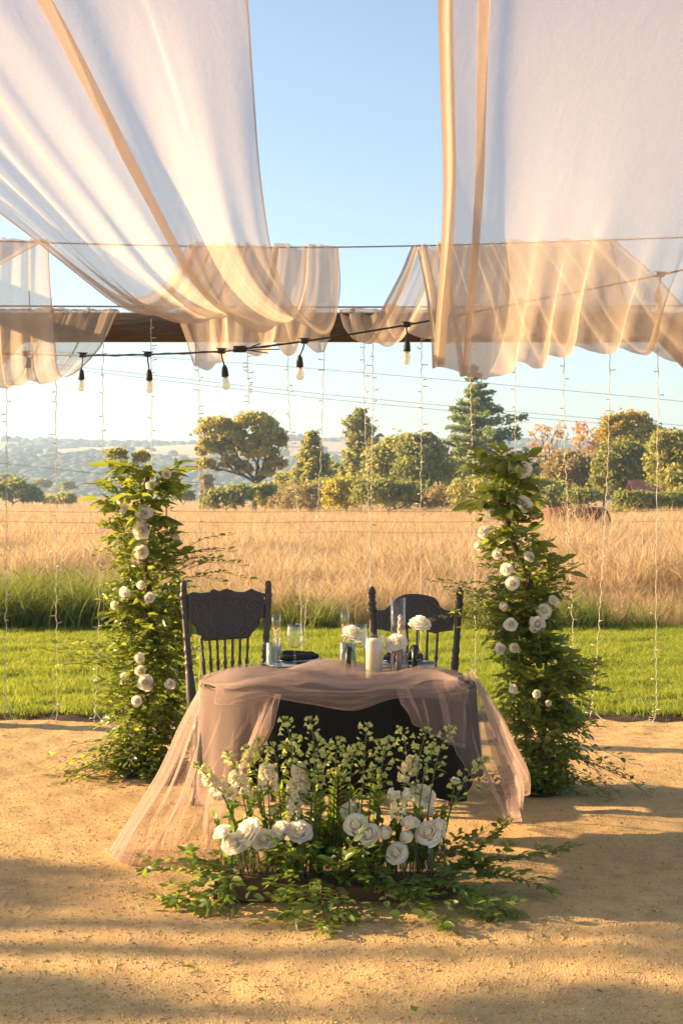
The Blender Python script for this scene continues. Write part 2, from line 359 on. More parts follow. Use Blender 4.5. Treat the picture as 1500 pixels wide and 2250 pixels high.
def build_setting():
    def zf(X, Y): return sines(X, Y, .005, 1.7, 3)+sines(X, Y, .0024, .30, 4)-.007*np.clip(sines(X, Y, 1, .55, 14)-1.15, 0, 1)
    o = link('gravel_ground', grid_mesh('gravel_ground', np.concatenate([np.linspace(-40, -4, 40)[:-1], np.linspace(-4, 4, 260), np.linspace(4, 40, 40)[1:]]),
             np.concatenate([np.linspace(-14, 3.5, 30)[:-1], np.linspace(3.5, LAWN0+.15, 220)]), zf, M['gravel']))
    tag(o, 'tan decomposed granite ground under the table', 'ground', None, 'structure')
    def ze(X, Y): return .045+sines(X, Y, .008, 1.1, 8)*np.clip((Y-LAWN0)*3, 0, 1)-.10*np.clip((LAWN0+.05+sines(X, X*0, .025, .9, 12)-Y)*14, 0, 1)
    o = link('lawn', grid_mesh('lawn', np.linspace(-11, 11, 460), np.concatenate([np.linspace(LAWN0-.12, LAWN0+.4, 20)[:-1], np.linspace(LAWN0+.4, LAWN1+.4, 60)]), ze, [M['lawn']]))
    tag(o, 'mown green lawn strip between gravel and dry field', 'lawn', None, 'structure')
    # bare soil lip under the cut turf edge
    o = link('turf_edge', grid_mesh('turf_edge', np.linspace(-11, 11, 340), np.linspace(LAWN0-.10+.0, LAWN0+.10, 8), lambda X, Y: -.012+.045*np.clip((Y-LAWN0+.10+sines(X, X*0, .02, .7, 15))*9, 0, 1)+sines(X, Y, .006, .4, 5), M['earth']))
    tag(o, 'dark bare soil along the cut lawn edge', 'soil', None, 'structure')
    def zt(X, Y):
        z = -.02+sines(X, Y, .05, 9, 6)*np.clip((Y-25)/40, 0, 1)+4.6*np.exp(-((X+98)/46)**2-((Y-330)/70)**2)
        z = z-16*np.clip((Y-300)/260, 0, 1)**1.4*(1+0*X)
        return z
    ys = np.concatenate([np.linspace(LAWN1-.05, 60, 40)[:-1], np.geomspace(60, 760, 70)])
    o = link('field', grid_mesh('field', np.concatenate([np.linspace(-900, -160, 25)[:-1], np.linspace(-160, 160, 90), np.linspace(160, 900, 25)[1:]]), ys, zt, M['straw_ground']))
    tag(o, 'straw coloured field behind the lawn', 'field', None, 'structure')
    YP = np.array([700, 850, 1000, 1120, 1250, 1380, 1500, 1600, 1700, 1900, 2500]); ZP = np.array([-17, -10, 4, 17, 30, 41, 50, 59, 66, 60, 30.])
    def zh(X, Y):
        base = np.interp(Y+sines(X, Y, 60, 900, 21), YP, ZP)+sines(X, Y, 2.2, 420, 22)-X*.0035
        return base
    xs = np.linspace(-1500, 1500, 170); yh = np.linspace(690, 2500, 150)
    o = link('hills', grid_mesh('hills', xs, yh, zh, M['hill'])); tag(o, 'far golden hills under pale haze', 'hills', None, 'structure')
    # woods on the far hills: lumpy crowns on the slopes
    crowns = []
    import bmesh
    for s in range(5):
        bm = bmesh.new(); bmesh.ops.create_icosphere(bm, subdivisions=2, radius=1)
        for v in bm.verts:
            q = v.co.copy(); v.co *= 1+.38*mnoise.noise(q*1.7+Vector((s*7, 0, 0)))+.16*mnoise.noise(q*4+Vector((s*3, 5, 0))); v.co.z = v.co.z*.72+.45
        me = bpy.data.meshes.new('far_crown'); bm.to_mesh(me); bm.free(); me.materials.append(M['far_leaf']); me.polygons.foreach_set('use_smooth', [True]*len(me.polygons)); crowns.append(me)
    X = (RNG.random(60000)*2-1)*620; Y = 860+RNG.random(60000)*900
    band = np.interp(Y+sines(X, Y, 60, 900, 21), [850, 1190, 1250, 1330, 1420, 1500, 1560, 1640, 1700, 1760], [1, .95, .55, .02, -.12, .1, .3, .05, .55, .2])
    wood = band+sines(X, Y, .16, 260, 33)-.35
    keep = (wood > 0) | (RNG.random(60000) < .012)
    X, Y = X[keep][:13000], Y[keep][:13000]; Z = zh(X, Y)-.5; n = len(X)
    scatter('woodland', np.stack([X, Y, Z], 1), np.stack([np.zeros(n), np.zeros(n), RNG.random(n)*6.28], 1), 3.0+RNG.random(n)*3.6, crowns, 'dark woods covering the far hazy hills', 'woods')
    # pebbles of the gravel
    peb = []
    for s in range(5):
        bm = bmesh.new(); bmesh.ops.create_icosphere(bm, subdivisions=1, radius=1)
        for v in bm.verts: v.co *= 1+.35*mnoise.noise(v.co*1.5+Vector((s*9, 1, 2))); v.co.z *= .62
        me = bpy.data.meshes.new('pebble'); bm.to_mesh(me); bm.free(); me.materials.append(M['pebble']); peb.append(me)
    p = in_view(64000, 3.9, LAWN0-.1, 1.1, .25, 1.25); n = len(p); z = zf(p[:, 0], p[:, 1])
    s = .0016+.0042*RNG.random(n)**3.5
    scatter('gravel', np.column_stack([p, z+.0006]), RNG.random((n, 3))*np.array([.5, .5, 6.28]), s, peb, 'loose tan grit strewn over the ground', 'gravel')
    # lawn blades
    tuf = [grass_clump('lawn_tuft', 34, .025, .062, .0050, .075, .75, M['lawn_blade'], seed=50+i, seg=3) for i in range(5)]
    p = in_view(21000, LAWN0-.02, LAWN1+.15, 1.15, 2.2, .85); n = len(p); z = ze(p[:, 0], p[:, 1])-.006
    tall = (RNG.random(n) < .03)
    scatter('grass', np.column_stack([p, z]), np.column_stack([RNG.normal(0, .1, (n, 2)), RNG.random(n)*6.28]), .75+.5*RNG.random(n)+tall*.5+.5*np.clip((LAWN0+.12-p[:, 1])*8, 0, 1), tuf, 'short bright green lawn blades', 'grass')
    # dry field grass
    src = [grass_clump('dry_clump', 46, .35, .95, .0052, .20, .55, M['dry_blade'], True, 70+i, 5) for i in range(6)]
    src += [grass_clump('stalk_clump', 12, .6, 1.05, .0045, .22, .28, M['dry_blade'], True, 85+i, 5) for i in range(1)]
    src += [grass_clump('lodged_clump', 34, .45, .95, .0052, .25, 1.7, M['dry_blade'], False, 90+i, 6) for i in range(2)]
    A = in_view(8000, LAWN1+.35, 30, 1.15, 1.5, 1.0); A = A[(RNG.random(len(A)) > .8*np.clip((-.155-A[:, 0]/A[:, 1])/.03, 0, 1)*(A[:, 1] < 20.5))]; B = in_view(9500, 28, 80, 1.12, 2, 1.1); C = in_view(7000, 78, 300, 1.1, 4, 1.0)
    p = np.vstack([A, B, C]); n = len(p)
    s = np.concatenate([.72+.38*RNG.random(len(A)), .8+.4*RNG.random(len(B)), 0.75+.35*RNG.random(len(C))])
    s *= 1+.20*sines(p[:, 0], p[:, 1], 1, 6, 41)*.7
    s[:len(A)] *= .55+.45*np.clip((A[:, 1]-LAWN1)/3.5, 0, 1)
    s *= .93*(1+.42*np.clip((p[:, 0]/p[:, 1]-.10)/.06, 0, 1)*(p[:, 1] > 18)*(p[:, 1] < 32))
    scatter('dry_grass', np.column_stack([p, zt(p[:, 0], p[:, 1])-.01]), np.column_stack([RNG.normal(0, .12, (n, 2)), RNG.random(n)*6.28]), s, src, 'tall dry straw coloured grass filling the field', 'dry grass')
    wd = [grass_clump('weed_clump', 44, .14, .46, .0075, .16, .8, M['weed_blade'], False, 120+i, 4) for i in range(4)]
    p = in_view(1500, LAWN1+.02, LAWN1+1.0, 1.15, 1, 1.5); q = in_view(3000, LAWN1+.1, LAWN1+3.8, 1.2, 1, 1.2); q = q[(q[:, 0] < -2.3+.6*np.sin(q[:, 1]*3))]
    w = np.vstack([p, q]); n = len(w); mask = sines(w[:, 0], w[:, 1]*.3, .5, 2.3, 44) > .02
    w = w[mask | (w[:, 0]/w[:, 1] < -.16)]; n = len(w)
    scatter('weeds', np.column_stack([w, np.zeros(n)-.01]), np.column_stack([RNG.normal(0, .15, (n, 2)), RNG.random(n)*6.28]), .45+1.1*RNG.random(n)**1.5+.45*(w[:, 0]/w[:, 1] < -.15), wd, 'dark green weeds along the back of the lawn', 'weeds')
    return zt
ZT = build_setting()

# ------------------------------------------------------------------ trees
def leaf_cards(pts, size, rng, flat=.0, elong=1.5):
    n = len(pts); d = rng.normal(size=(n, 3)); d[:, 2] *= (1-flat); d /= np.linalg.norm(d, axis=1)[:, None]
    e = rng.normal(size=(n, 3)); e -= d*np.sum(d*e, 1)[:, None]; e /= np.linalg.norm(e, axis=1)[:, None]
    s = (size*(.45+1.0*rng.random(n)))[:, None] if np.ndim(size) == 0 else (size*(.6+.8*rng.random(n)))[:, None]
    a = d*s*elong*.5; b = e*s*.5
    V = np.stack([pts-a, pts-a*.1+b, pts+a, pts-a*.1-b], 1).reshape(-1, 3); i = np.arange(n)*4
    return V, np.stack([i, i+1, i+2, i+3], 1)
def crown_points(lobes, rng, gap=.5):
    """leaves gathered in many small clumps spread over each lobe, so light and sky get between them"""
    out = []
    for c, r, n in lobes:
        r = np.array(r if hasattr(r, '__len__') else (r, r, r*.85)); m = int(rng.integers(24, 32)) if n > 300 else 12
        d = rng.normal(size=(m, 3)); d /= np.linalg.norm(d, axis=1)[:, None]; d[:, 2] = np.where(d[:, 2] < -.5, -d[:, 2], d[:, 2]); cc = d*(.35+.55*rng.random(m)**.5)[:, None]
        pick = rng.integers(0, m, n); cr = (.23+.17*rng.random(m))*(1+.35*gap); q = rng.normal(size=(n, 3)); q /= np.linalg.norm(q, axis=1)[:, None]
        q *= (rng.random(n)**.45)[:, None]*cr[pick][:, None]*np.array([1.05, 1.05, .85]); out.append(np.array(c)+(cc[pick]+q)*r)
    allp = np.vstack(out); k = rng.random(len(allp)) < .16; allp[k] += rng.normal(size=(k.sum(), 3))*np.mean([np.mean(l[1]) for l in lobes])*.16
    return allp
def limb(mb, a, b, r0, r1, rng, wig=.12, n=8):
    a = np.array(a, float); b = np.array(b, float); L = np.linalg.norm(b-a)
    mid = [a+(b-a)*t+rng.normal(size=3)*L*wig*.5*np.array([1, 1, .5]) for t in (.33, .66)]
    p = smooth_path([a, *mid, b], n); mb.tube(p, np.linspace(r0, r1, n), 6); return p
def tree(name, label, px, base_py, d, lobes_px, mat, leaf=.22, dens=1.0, trunk_r=.2, gap=.5, seed=1, fork=.3, wig=.12, group='trees at the far edge of the field', limbs=True, cat='tree'):
    """lobes_px: (px, py, half-width px, half-height px, leaves)"""
    rng = np.random.default_rng(seed); k = d/F_PX; grow = 1.06 if px < 620 or mat == 'rust' else 1.26; dens *= 1.0 if px < 620 else (.6 if mat == 'rust' else 1.3)
    base = P(px, base_py, d); gz = float(ZT(np.array([base.x]), np.array([d]))[0]); base.z = min(base.z, gz)
    root = empty(name, base); tag(root, label, cat, group)
    lobes = []
    for (lx, ly, hw, hh, n) in lobes_px:
        c = P(lx, ly, d)-base; lobes.append(((c.x, rng.uniform(-.5, .5)*hw*k, c.z), (hw*k*grow, hw*k*.95, hh*k*grow), int(n*dens)))
    V, F = leaf_cards(crown_points(lobes, rng, gap), leaf, rng)
    mb = MB(); top = max(l[0][2] for l in lobes); fk = np.array([rng.normal()*trunk_r*.6, 0, top*fork])
    tp = limb(mb, (0, 0, -.2), fk, trunk_r, trunk_r*.72, rng, wig*.6)
    for (c, r, n) in lobes if limbs else []:
        end = np.array(c)+np.array([0, 0, r[2]*.2]); p = limb(mb, fk, end, trunk_r*.5, trunk_r*.10, rng, wig)
        for q in range(4):
            s = p[rng.integers(3, 7)]; e = np.array(c)+rng.normal(size=3)*np.array(r)*.55; limb(mb, s, e, trunk_r*.2, trunk_r*.04, rng, wig, 6)
    mb.obj('trunk', M['bark'], root)
    link('crown', np_mesh('crown', V, F, M['t_'+mat], False), root)
    return root
def conifer(name, label, px, base_py, top_py, d, halfw, mat, seed, droop=.25, levels=26, per=7, leaf=.16, dens=1.0, power=.8, bare=.12, up=0.0, group='trees at the far edge of the field', lopsided=.0):
    rng = np.random.default_rng(seed); k = d/F_PX; base = P(px, base_py, d); H = (base_py-top_py)*k; W = halfw*k
    gz = float(ZT(np.array([base.x]), np.array([d]))[0]); H += base.z-min(base.z, gz); base.z = min(base.z, gz)
    root = empty(name, base); tag(root, label, 'tree', group); mb = MB()
    mb.tube([(0, 0, -.2), (.02*H*.3, 0, H*.5), (rng.normal()*.03*H, 0, H)], [H*.022, H*.013, .015], 7); pts = []; sizes = []
    for l in range(levels):
        t0 = bare+(1-bare)*l/(levels-1)
        for b in range(per):
            t = float(np.clip(t0+rng.uniform(-.5, .5)*(1-bare)/levels, bare, .995)); z = H*t; L = W*(1-t)**power*rng.uniform(.55, 1.15)+.12
            a = b*6.283/per+l*1.9+rng.uniform(-.35, .35); LL = L*rng.uniform(.65, 1.15)*(1+lopsided*math.cos(a)); m = max(3, int(LL/.22))
            tt = np.linspace(.0, 1, m+1); zz = z+up*LL*tt-droop*LL*(tt**1.6)+LL*.12*tt**4
            p = np.stack([np.cos(a)*LL*tt, np.sin(a)*LL*tt, zz], 1)
            if m >= 3: mb.tube(p[::max(1, m//3)], np.linspace(.035, .008, len(p[::max(1, m//3)])), 4, cap=False)
            for q in range(1, m+1):
                c = int(11*dens); w = .30*(1.15-tt[q])*min(1, LL)+.10
                pts.append(p[q]+rng.normal(size=(c, 3))*np.array([w, w, .07+.03*LL])); sizes.append(np.full(c, leaf))
    V, F = leaf_cards(np.vstack(pts), np.concatenate(sizes), rng, .45, 2.2)
    mb.obj('trunk', M['bark'], root); link('crown', np_mesh('crown', V, F, M['t_'+mat], False), root); return root
def build_trees():
    tree('oak_tree', 'large spreading oak with bare lower trunk standing alone in the field', 556, 1122, 140,
         [(482, 948, 44, 30, 2600), (460, 985, 32, 26, 1500), (520, 975, 36, 34, 1700), (560, 932, 44, 26, 2200), (600, 958, 32, 24, 1300), (575, 985, 42, 36, 2200),
          (505, 1018, 26, 18, 800), (452, 1022, 22, 16, 600), (603, 1022, 26, 20, 900), (585, 1045, 18, 14, 350), (535, 1030, 24, 16, 650), (620, 975, 14, 18, 300)], 'oak', .26, .85, .34, .12, 3, .34, .16)
    tree('bush', 'low green thicket round the foot of the lone oak', 500, 1128, 128, [(490, 1098, 42, 26, 1900), (530, 1090, 34, 22, 1300), (460, 1110, 22, 16, 600)], 'dark', .24, 1, .12, .6, 4, .2, cat='bush')
    tree('bush', 'olive shrub just behind the lone oak trunk, touching brown brush', 580, 1128, 131, [(580, 1088, 34, 26, 1500), (600, 1105, 26, 20, 800)], 'olive', .24, 1, .12, .6, 5, .2, cat='bush')
    conifer('conifer_tree', 'broad olive conifer between the lone oak and the round pine', 684, 1120, 952, 135, 66, 'olive', 6, .1, 24, 8, .24, 1.3, .75, .06, .25)
    tree('bush', 'bare brown brush in front of the olive conifer', 655, 1130, 118, [(650, 1098, 48, 30, 900), (690, 1090, 30, 26, 500), (615, 1108, 26, 18, 300)], 'brown', .16, 1, .1, .15, 7, .15, .3, cat='bush')
    conifer('pine_tree', 'rounded grey-green pine with see-through crown', 790, 1120, 903, 150, 60, 'pine', 8, -.05, 15, 7, .24, 1.0, .50, .25, .45)
    tree('broadleaf_tree', 'olive tree right beside the pine, yellow bush at its foot', 868, 1120, 128, [(865, 1010, 44, 34, 2000), (840, 1045, 40, 36, 1800), (890, 1060, 44, 40, 2000), (870, 985, 26, 22, 700)], 'olive', .23, 1, .2, .55, 9)
    tree('broadleaf_tree', 'tall olive tree left of the layered cedar, in front of its lower boughs', 925, 1120, 124, [(925, 985, 40, 30, 1700), (905, 1020, 40, 36, 1800), (945, 1030, 40, 40, 1900), (930, 1070, 46, 34, 2000)], 'dark', .22, 1, .2, .5, 10)
    tree('bush', 'sunlit yellow-green bush below the round pine', 760, 1130, 112, [(750, 1085, 34, 30, 1500), (785, 1095, 40, 28, 1500), (735, 1105, 22, 16, 500)], 'yellowgreen', .18, 1, .1, .6, 11, cat='bush')
    tree('bush', 'dark green bush mass in front of the olive trees', 850, 1132, 108, [(830, 1092, 46, 34, 2000), (885, 1095, 48, 32, 2000), (930, 1105, 36, 24, 1200)], 'dark', .18, 1, .1, .7, 12, cat='bush')
    conifer('cedar_tree', 'tall layered cedar with wide drooping boughs and curled tip', 1042, 1118, 808, 140, 185, 'cedar', 13, .26, 17, 6, .20, 1.4, .95, .10, .24, lopsided=.15)
    tree('bush', 'leafless brown brush below the cedar', 975, 1132, 105, [(970, 1098, 36, 32, 700), (1000, 1108, 26, 22, 400)], 'brown', .15, 1, .08, .1, 14, .2, .3, cat='bush')
    tree('broadleaf_tree', 'dark tree filling the gap behind the leafy column right of table', 1110, 1122, 126, [(1090, 1040, 46, 40, 2200), (1140, 1060, 44, 40, 2000), (1060, 1075, 40, 34, 1600)], 'dark', .22, 1, .2, .6, 15)
    tree('autumn_tree', 'sparse rust-orange autumn tree, pale sky showing through its twigs', 1200, 1120, 118, [(1185, 950, 26, 20, 330), (1215, 965, 28, 24, 380), (1195, 1000, 30, 26, 420), (1170, 985, 16, 18, 160), (1230, 935, 14, 14, 100)], 'rust', .15, 1, .12, .1, 16, .35, .2)
    tree('autumn_tree', 'small orange autumn treetop between rust tree and golden tree', 1278, 1120, 130, [(1278, 945, 20, 20, 300), (1270, 975, 26, 22, 420), (1295, 990, 24, 24, 420)], 'rust', .18, 1, .12, .25, 17, .4)
    tree('autumn_tree', 'tall golden-yellow tree above the dark green trees', 1385, 1120, 132, [(1350, 945, 34, 26, 1500), (1390, 932, 36, 24, 1500), (1425, 955, 28, 24, 1000), (1370, 980, 44, 28, 1700), (1330, 975, 22, 26, 700)], 'gold', .22, 1, .2, .4, 18)
    tree('broadleaf_tree', 'brownish green tree below the orange treetop', 1270, 1122, 114, [(1250, 1030, 42, 34, 1900), (1290, 1045, 40, 36, 1900), (1230, 1070, 36, 34, 1400), (1280, 1085, 44, 28, 1500)], 'brown', .19, 1.1, .2, .55, 19)
    tree('broadleaf_tree', 'dense dark green oak below the golden tree', 1375, 1122, 110, [(1360, 1010, 44, 34, 2100), (1400, 1025, 40, 36, 2000), (1335, 1050, 38, 34, 1700), (1380, 1070, 48, 34, 2200)], 'dark', .18, 1.1, .22, .5, 20)
    tree('broadleaf_tree', 'olive green oak at the far right above the barn', 1480, 1122, 102, [(1470, 985, 36, 34, 1800), (1510, 1000, 40, 40, 1900), (1455, 1035, 34, 34, 1600), (1500, 1060, 44, 36, 2000)], 'olive', .18, 1.1, .22, .5, 21)
    tree('oak_tree', 'gnarled half-bare oak top behind the leafy column left of table', 282, 1118, 92, [(255, 1000, 26, 16, 700), (310, 1008, 20, 18, 500), (280, 1030, 26, 16, 500), (245, 1022, 14, 14, 250)], 'olive', .16, 1, .2, .2, 22, .45, .25)
    tree('conifer_tree', 'small hazy brown tree beneath the lone oak branches', 455, 1112, 240, [(455, 1062, 14, 22, 700), (457, 1085, 18, 18, 700)], 'brown', .35, 1, .15, .6, 23)
    tree('bush', 'round bush just right of the leafy column in the field', 403, 1112, 190, [(400, 1088, 20, 14, 800), (415, 1092, 14, 12, 400)], 'dark', .3, 1, .1, .7, 24, cat='bush')
    tree('broadleaf_tree', 'round oak at the far left edge of the field', 28, 1118, 190, [(40, 1078, 40, 26, 2300), (5, 1085, 30, 26, 1600), (75, 1095, 26, 16, 800)], 'dark', .32, 1, .2, .7, 25)
    tree('bush', 'low olive bush right of the far left oak', 140, 1116, 200, [(140, 1098, 30, 14, 1000), (112, 1102, 20, 10, 500)], 'olive', .3, 1, .1, .7, 26, cat='bush')
    tree('broadleaf_tree', 'hazy oak on the rise, smallest of the left hillside trees', 145, 1075, 420, [(148, 1070, 18, 10, 700)], 'dark', .6, 1, .2, .7, 27)
    tree('broadleaf_tree', 'hazy wide oak on the rise behind the far left oak', 90, 1075, 430, [(92, 1064, 20, 10, 800)], 'dark', .6, 1, .2, .7, 28)
    tree('broadleaf_tree', 'hazy tree poking above the far left oak at picture edge', 14, 1070, 400, [(14, 1054, 20, 12, 800)], 'dark', .6, 1, .2, .7, 29)
    tree('bush', 'low olive scrub between the cedar and the autumn trees', 1180, 1128, 100, [(1160, 1085, 40, 30, 1500), (1210, 1090, 40, 28, 1500)], 'olive', .17, 1, .1, .6, 30, cat='bush')
    for i, (x, top, hw, mt, lab) in enumerate(((650, 1040, 40, 'olive', 'hazy back-row tree seen between lone oak and olive conifer'), (742, 1020, 40, 'dark', 'hazy back-row tree seen left of the round pine'), (830, 1000, 44, 'olive', 'hazy back-row tree seen just right of the round pine'), (985, 1005, 44, 'olive', 'hazy back-row tree seen left of the cedar trunk'),
            (1150, 1025, 44, 'dark', 'hazy back-row tree seen right of the cedar'), (1240, 1000, 42, 'brown', 'hazy back-row tree seen behind the rust-orange tree'), (1325, 995, 46, 'dark', 'hazy back-row tree seen left of the golden tree'), (1450, 985, 46, 'olive', 'hazy back-row tree seen right of the golden tree'))):
        tree('broadleaf_tree', lab, x, 1118, 172, [(x-14, top+26, hw*.8, 26, 1300), (x+16, top+34, hw*.8, 28, 1300), (x, top+70, hw*1.1, 36, 1900)], mt, .28, 1, .2, .6, 80+i)
    tree('bush', 'dark scrub under the rust-orange autumn tree', 1230, 1130, 98, [(1215, 1100, 46, 26, 1700), (1270, 1102, 44, 24, 1500)], 'dark', .17, 1, .1, .7, 31, cat='bush')
    tree('bush', 'dark scrub in front of the small barn', 1420, 1132, 94, [(1385, 1106, 40, 22, 1400), (1470, 1106, 44, 22, 1500)], 'dark', .17, 1, .1, .7, 32, cat='bush')
    tree('bush', 'olive scrub at the foot of the layered cedar', 1060, 1130, 101, [(1040, 1092, 44, 34, 1800), (1095, 1100, 46, 28, 1700)], 'olive', .17, 1, .1, .6, 33, cat='bush')
    tree('bush', 'olive scrub behind the brown brush, left of the pine', 715, 1128, 122, [(715, 1085, 34, 30, 1500), (690, 1100, 34, 24, 1200)], 'olive', .2, 1, .1, .6, 34, cat='bush')
    # the trees outside the frame whose soft shade falls on the gravel
    def shade(x, y, z0, lobes, mat, seed, label):
        rng = np.random.default_rng(seed); root = empty('shade_tree', (x, y, 0)); tag(root, label, 'tree')
        V, F = leaf_cards(crown_points([(c, r, n) for c, r, n in lobes], rng, .35), .16, rng); mb = MB(); limb(mb, (0, 0, -.2), (0, 0, z0), .3, .2, rng, .05)
        for c, r, n in lobes: limb(mb, (0, 0, z0), c, .14, .03, rng)
        mb.obj('trunk', M['bark'], root); link('crown', np_mesh('crown', V, F, M['t_'+mat], False), root)
    # a lobe at height z shades the ground z / tan(elevation) away from the sun
    def at(x, y, z):
        L = z/math.tan(SUN_EL); return (x+L*math.sin(SUN_AZ), y+L*math.cos(SUN_AZ), z)
    def shade_at(spots, seed, label):
        c = [at(x, y, z) for x, y, z, *_ in spots]; bx, by = sum(q[0] for q in c)/len(c), sum(q[1] for q in c)/len(c)-1.0
        shade(bx, by, 3.2, [((q[0]-bx, q[1]-by, q[2]), (s[3], s[4], s[5]), s[6]) for q, s in zip(c, spots)], 'oak', seed, label)
    shade_at([(-1.9, 5.75, 5.2, .45, .34, .10, 800), (-3.6, 5.9, 5.6, .8, .7, .16, 2200), (-5.5, 6.0, 5.9, 1.0, .9, .25, 2600), (-6.5, 5.4, 6.4, 1.0, .9, .3, 2600)], 61, 'oak beyond the picture edge shading the gravel foreground')
    shade_at([(-1.3, 4.45, 5.0, .6, .2, .08, 170), (.9, 4.3, 5.2, .5, .2, .08, 190), (1.7, 4.85, 5.4, .5, .25, .10, 260), (2.6, 4.9, 5.8, .7, .4, .15, 520)], 62, 'smaller oak beyond the picture edge shading the nearest gravel')
build_trees()
# ------------------------------------------------------------------ far props
def build_far_props():
    def line(pts, d, label, sag=0):
        p = smooth_path([P(x, y, dd) for x, y, dd in [(a, b, d) for a, b in pts]], 24)
        tag(MB().tube(p, .008*d/60, 5).obj('power_line', M['rubber']), label, 'power line', 'power lines over the field')
    line([(-500, 745), (250, 780), (750, 815), (1500, 882), (2300, 965)], 62, 'uppermost thin power line across the pale sky')
    line([(-500, 735), (190, 808), (750, 870), (1500, 935), (2300, 990)], 60, 'middle thin power line across the pale sky')
    line([(-500, 742), (190, 816), (750, 880), (1500, 945), (2300, 1000)], 60.5, 'lower thin power line running close under the middle one')
    line([(-400, 985), (0, 1018), (240, 1043), (430, 1060), (620, 1078), (1100, 1115)], 80, 'dark power line low in front of the hazy hills')
    fr = empty('wire_fence', (0, 34, 0)); tag(fr, 'thin wire fence crossing the dry field', 'fence')
    for k, z in enumerate((1.2, .95, .7)):
        pts = []
        for i in range(0, 29):
            x = -14+i; pts.append((x, .5*math.sin(x*.3), z-.03*abs(math.sin(x*math.pi/4))))
        MB().tube(pts, .006, 4).obj('strand', M['rust_metal'], fr)
    for i, x in enumerate(range(-12, 13, 8)):
        r = random.Random(i); b = MB(); b.tube([(0, 0, -.1), (r.uniform(-.04, .04), 0, 1.32)], .022, 6); b.box((0, -.02, .7), (.05, .012, .3))
        b.obj('post', M['rust_metal'], fr, loc=(x-.1, .5*math.sin(x*.3), 0))
    # rusty tank lying in the grass
    c = P(1262, 1128, 40); t = empty('rusty_tank', (c.x, 40, 0)); tag(t, 'rust-brown tank lying in the tall grass', 'tank')
    prof = [(.001, -1.0), (.22, -.97), (.36, -.88), (.42, -.75), (.42, .75), (.36, .88), (.22, .97), (.001, 1.0)]
    o = MB().lathe(prof, 20).obj('shell', M['rust_metal'], t, loc=(0, 0, .82)); o.rotation_euler = (0, math.pi/2, 0)
    for x in (-.6, .6): MB().box((x, 0, .2), (.1, .7, .46), 0, .01).obj('cradle', M['rust_metal'], t)
    for x in (-.45, .45): q = MB().lathe([(.424, -.03), (.432, -.03), (.432, .03), (.424, .03)], 20, close=True).obj('band', M['rust_metal'], t, loc=(x, 0, .82)); q.rotation_euler = (0, math.pi/2, 0)
    MB().lathe([(.06, 0), (.06, .05), (.045, .06)], 12).obj('filler_cap', M['rust_metal'], t, loc=(-.72, 0, 1.23))
    # barn half hidden under the trees
    c = P(1428, 1098, 106); b = empty('barn', (c.x, 106, 0)); tag(b, 'small weathered barn with red roof under the right-hand oaks', 'barn')
    w = MB(); w.box((0, 0, .95), (2.6, 2.4, 1.9)); w.obj('wall', M['barn_wall'], b)
    for i in range(9): MB().box((-1.2+i*.3, -1.22, .95), (.26, .03, 1.86), 0, .008).obj('board', M['barn_wall'], b)
    rf = MB(); rf.add([(-1.6, -1.5, 1.75), (1.6, -1.5, 1.75), (1.6, 0, 2.75), (-1.6, 0, 2.75), (1.6, 1.5, 1.75), (-1.6, 1.5, 1.75), (-1.6, -1.5, 1.68), (1.6, -1.5, 1.68), (1.6, 0, 2.68), (-1.6, 0, 2.68), (1.6, 1.5, 1.68), (-1.6, 1.5, 1.68)],
        [(0, 1, 2, 3), (3, 2, 4, 5), (7, 6, 9, 8), (8, 9, 11, 10), (0, 6, 7, 1), (5, 4, 10, 11), (0, 3, 9, 6), (3, 5, 11, 9), (1, 7, 8, 2), (2, 8, 10, 4)]); r = rf.obj('roof', M['barn_roof'], b, False)
    dr = MB(); dr.box((.35, -1.25, .75), (.7, .04, 1.5), 0, .01); dd = dr.obj('door', M['white_plastic'], b); MB().box((.6, -1.29, .75), (.04, .04, .12)).obj('handle', M['rubber'], dd)
build_far_props()

# ------------------------------------------------------------------ pergola, wires
WIRE_D, FRONT_D = 7.1, 3.15
def build_pergola():
    pg = empty('pergola', (0, BEAM_D, 0)); tag(pg, 'dark stained timber pergola frame holding up the sheer cloths', 'pergola')
    MB().box((0, 0, 2.70), (6.6, .14, .19), 0, .012).obj('beam', M['beam'], pg)
    for s in (-1, 1):
        MB().box((s*2.82, 0, 1.30), (.15, .15, 2.60), 0, .012).obj('post', M['beam'], pg)
        o = MB().box((0, 0, 0), (.90, .09, .10), 0, .008).obj('brace', M['beam'], pg); o.location = (s*2.50, .0, 2.32); o.rotation_euler = (0, s*math.radians(47), 0)
        MB().box((s*2.82, -6.4, 2.89), (.14, 12.9, .19), 0, .012).obj('side_beam', M['beam'], pg)
        MB().box((s*2.82, -12.4, 1.39), (.15, .15, 2.79), 0, .012).obj('post', M['beam'], pg)
    def wire(d, zs, label):
        p = smooth_path([(-2.8, d, zs[0]), (-.9, d, zs[1]), (.4, d, zs[1]), (2.8, d, zs[2])], 30); tag(MB().tube(p, .0036, 6).obj('support_wire', M['wire']), label, 'wire', 'wires the cloths hang on')
    wire(WIRE_D, (2.86, 2.80, 2.88), 'thin steel wire across the sky carrying the sheer cloths')
    wire(FRONT_D, (2.97, 2.92, 2.97), 'overhead wire holding the near ends of the sheer cloths')
    p = smooth_path([(-3, BEAM_D-.03, 2.845), (0, BEAM_D-.03, 2.835), (3, BEAM_D-.03, 2.845)], 20); tag(MB().tube(p, .006, 6).obj('support_wire', M['wire']), 'pale wire lying just above the dark timber beam', 'wire', 'wires the cloths hang on')
build_pergola()

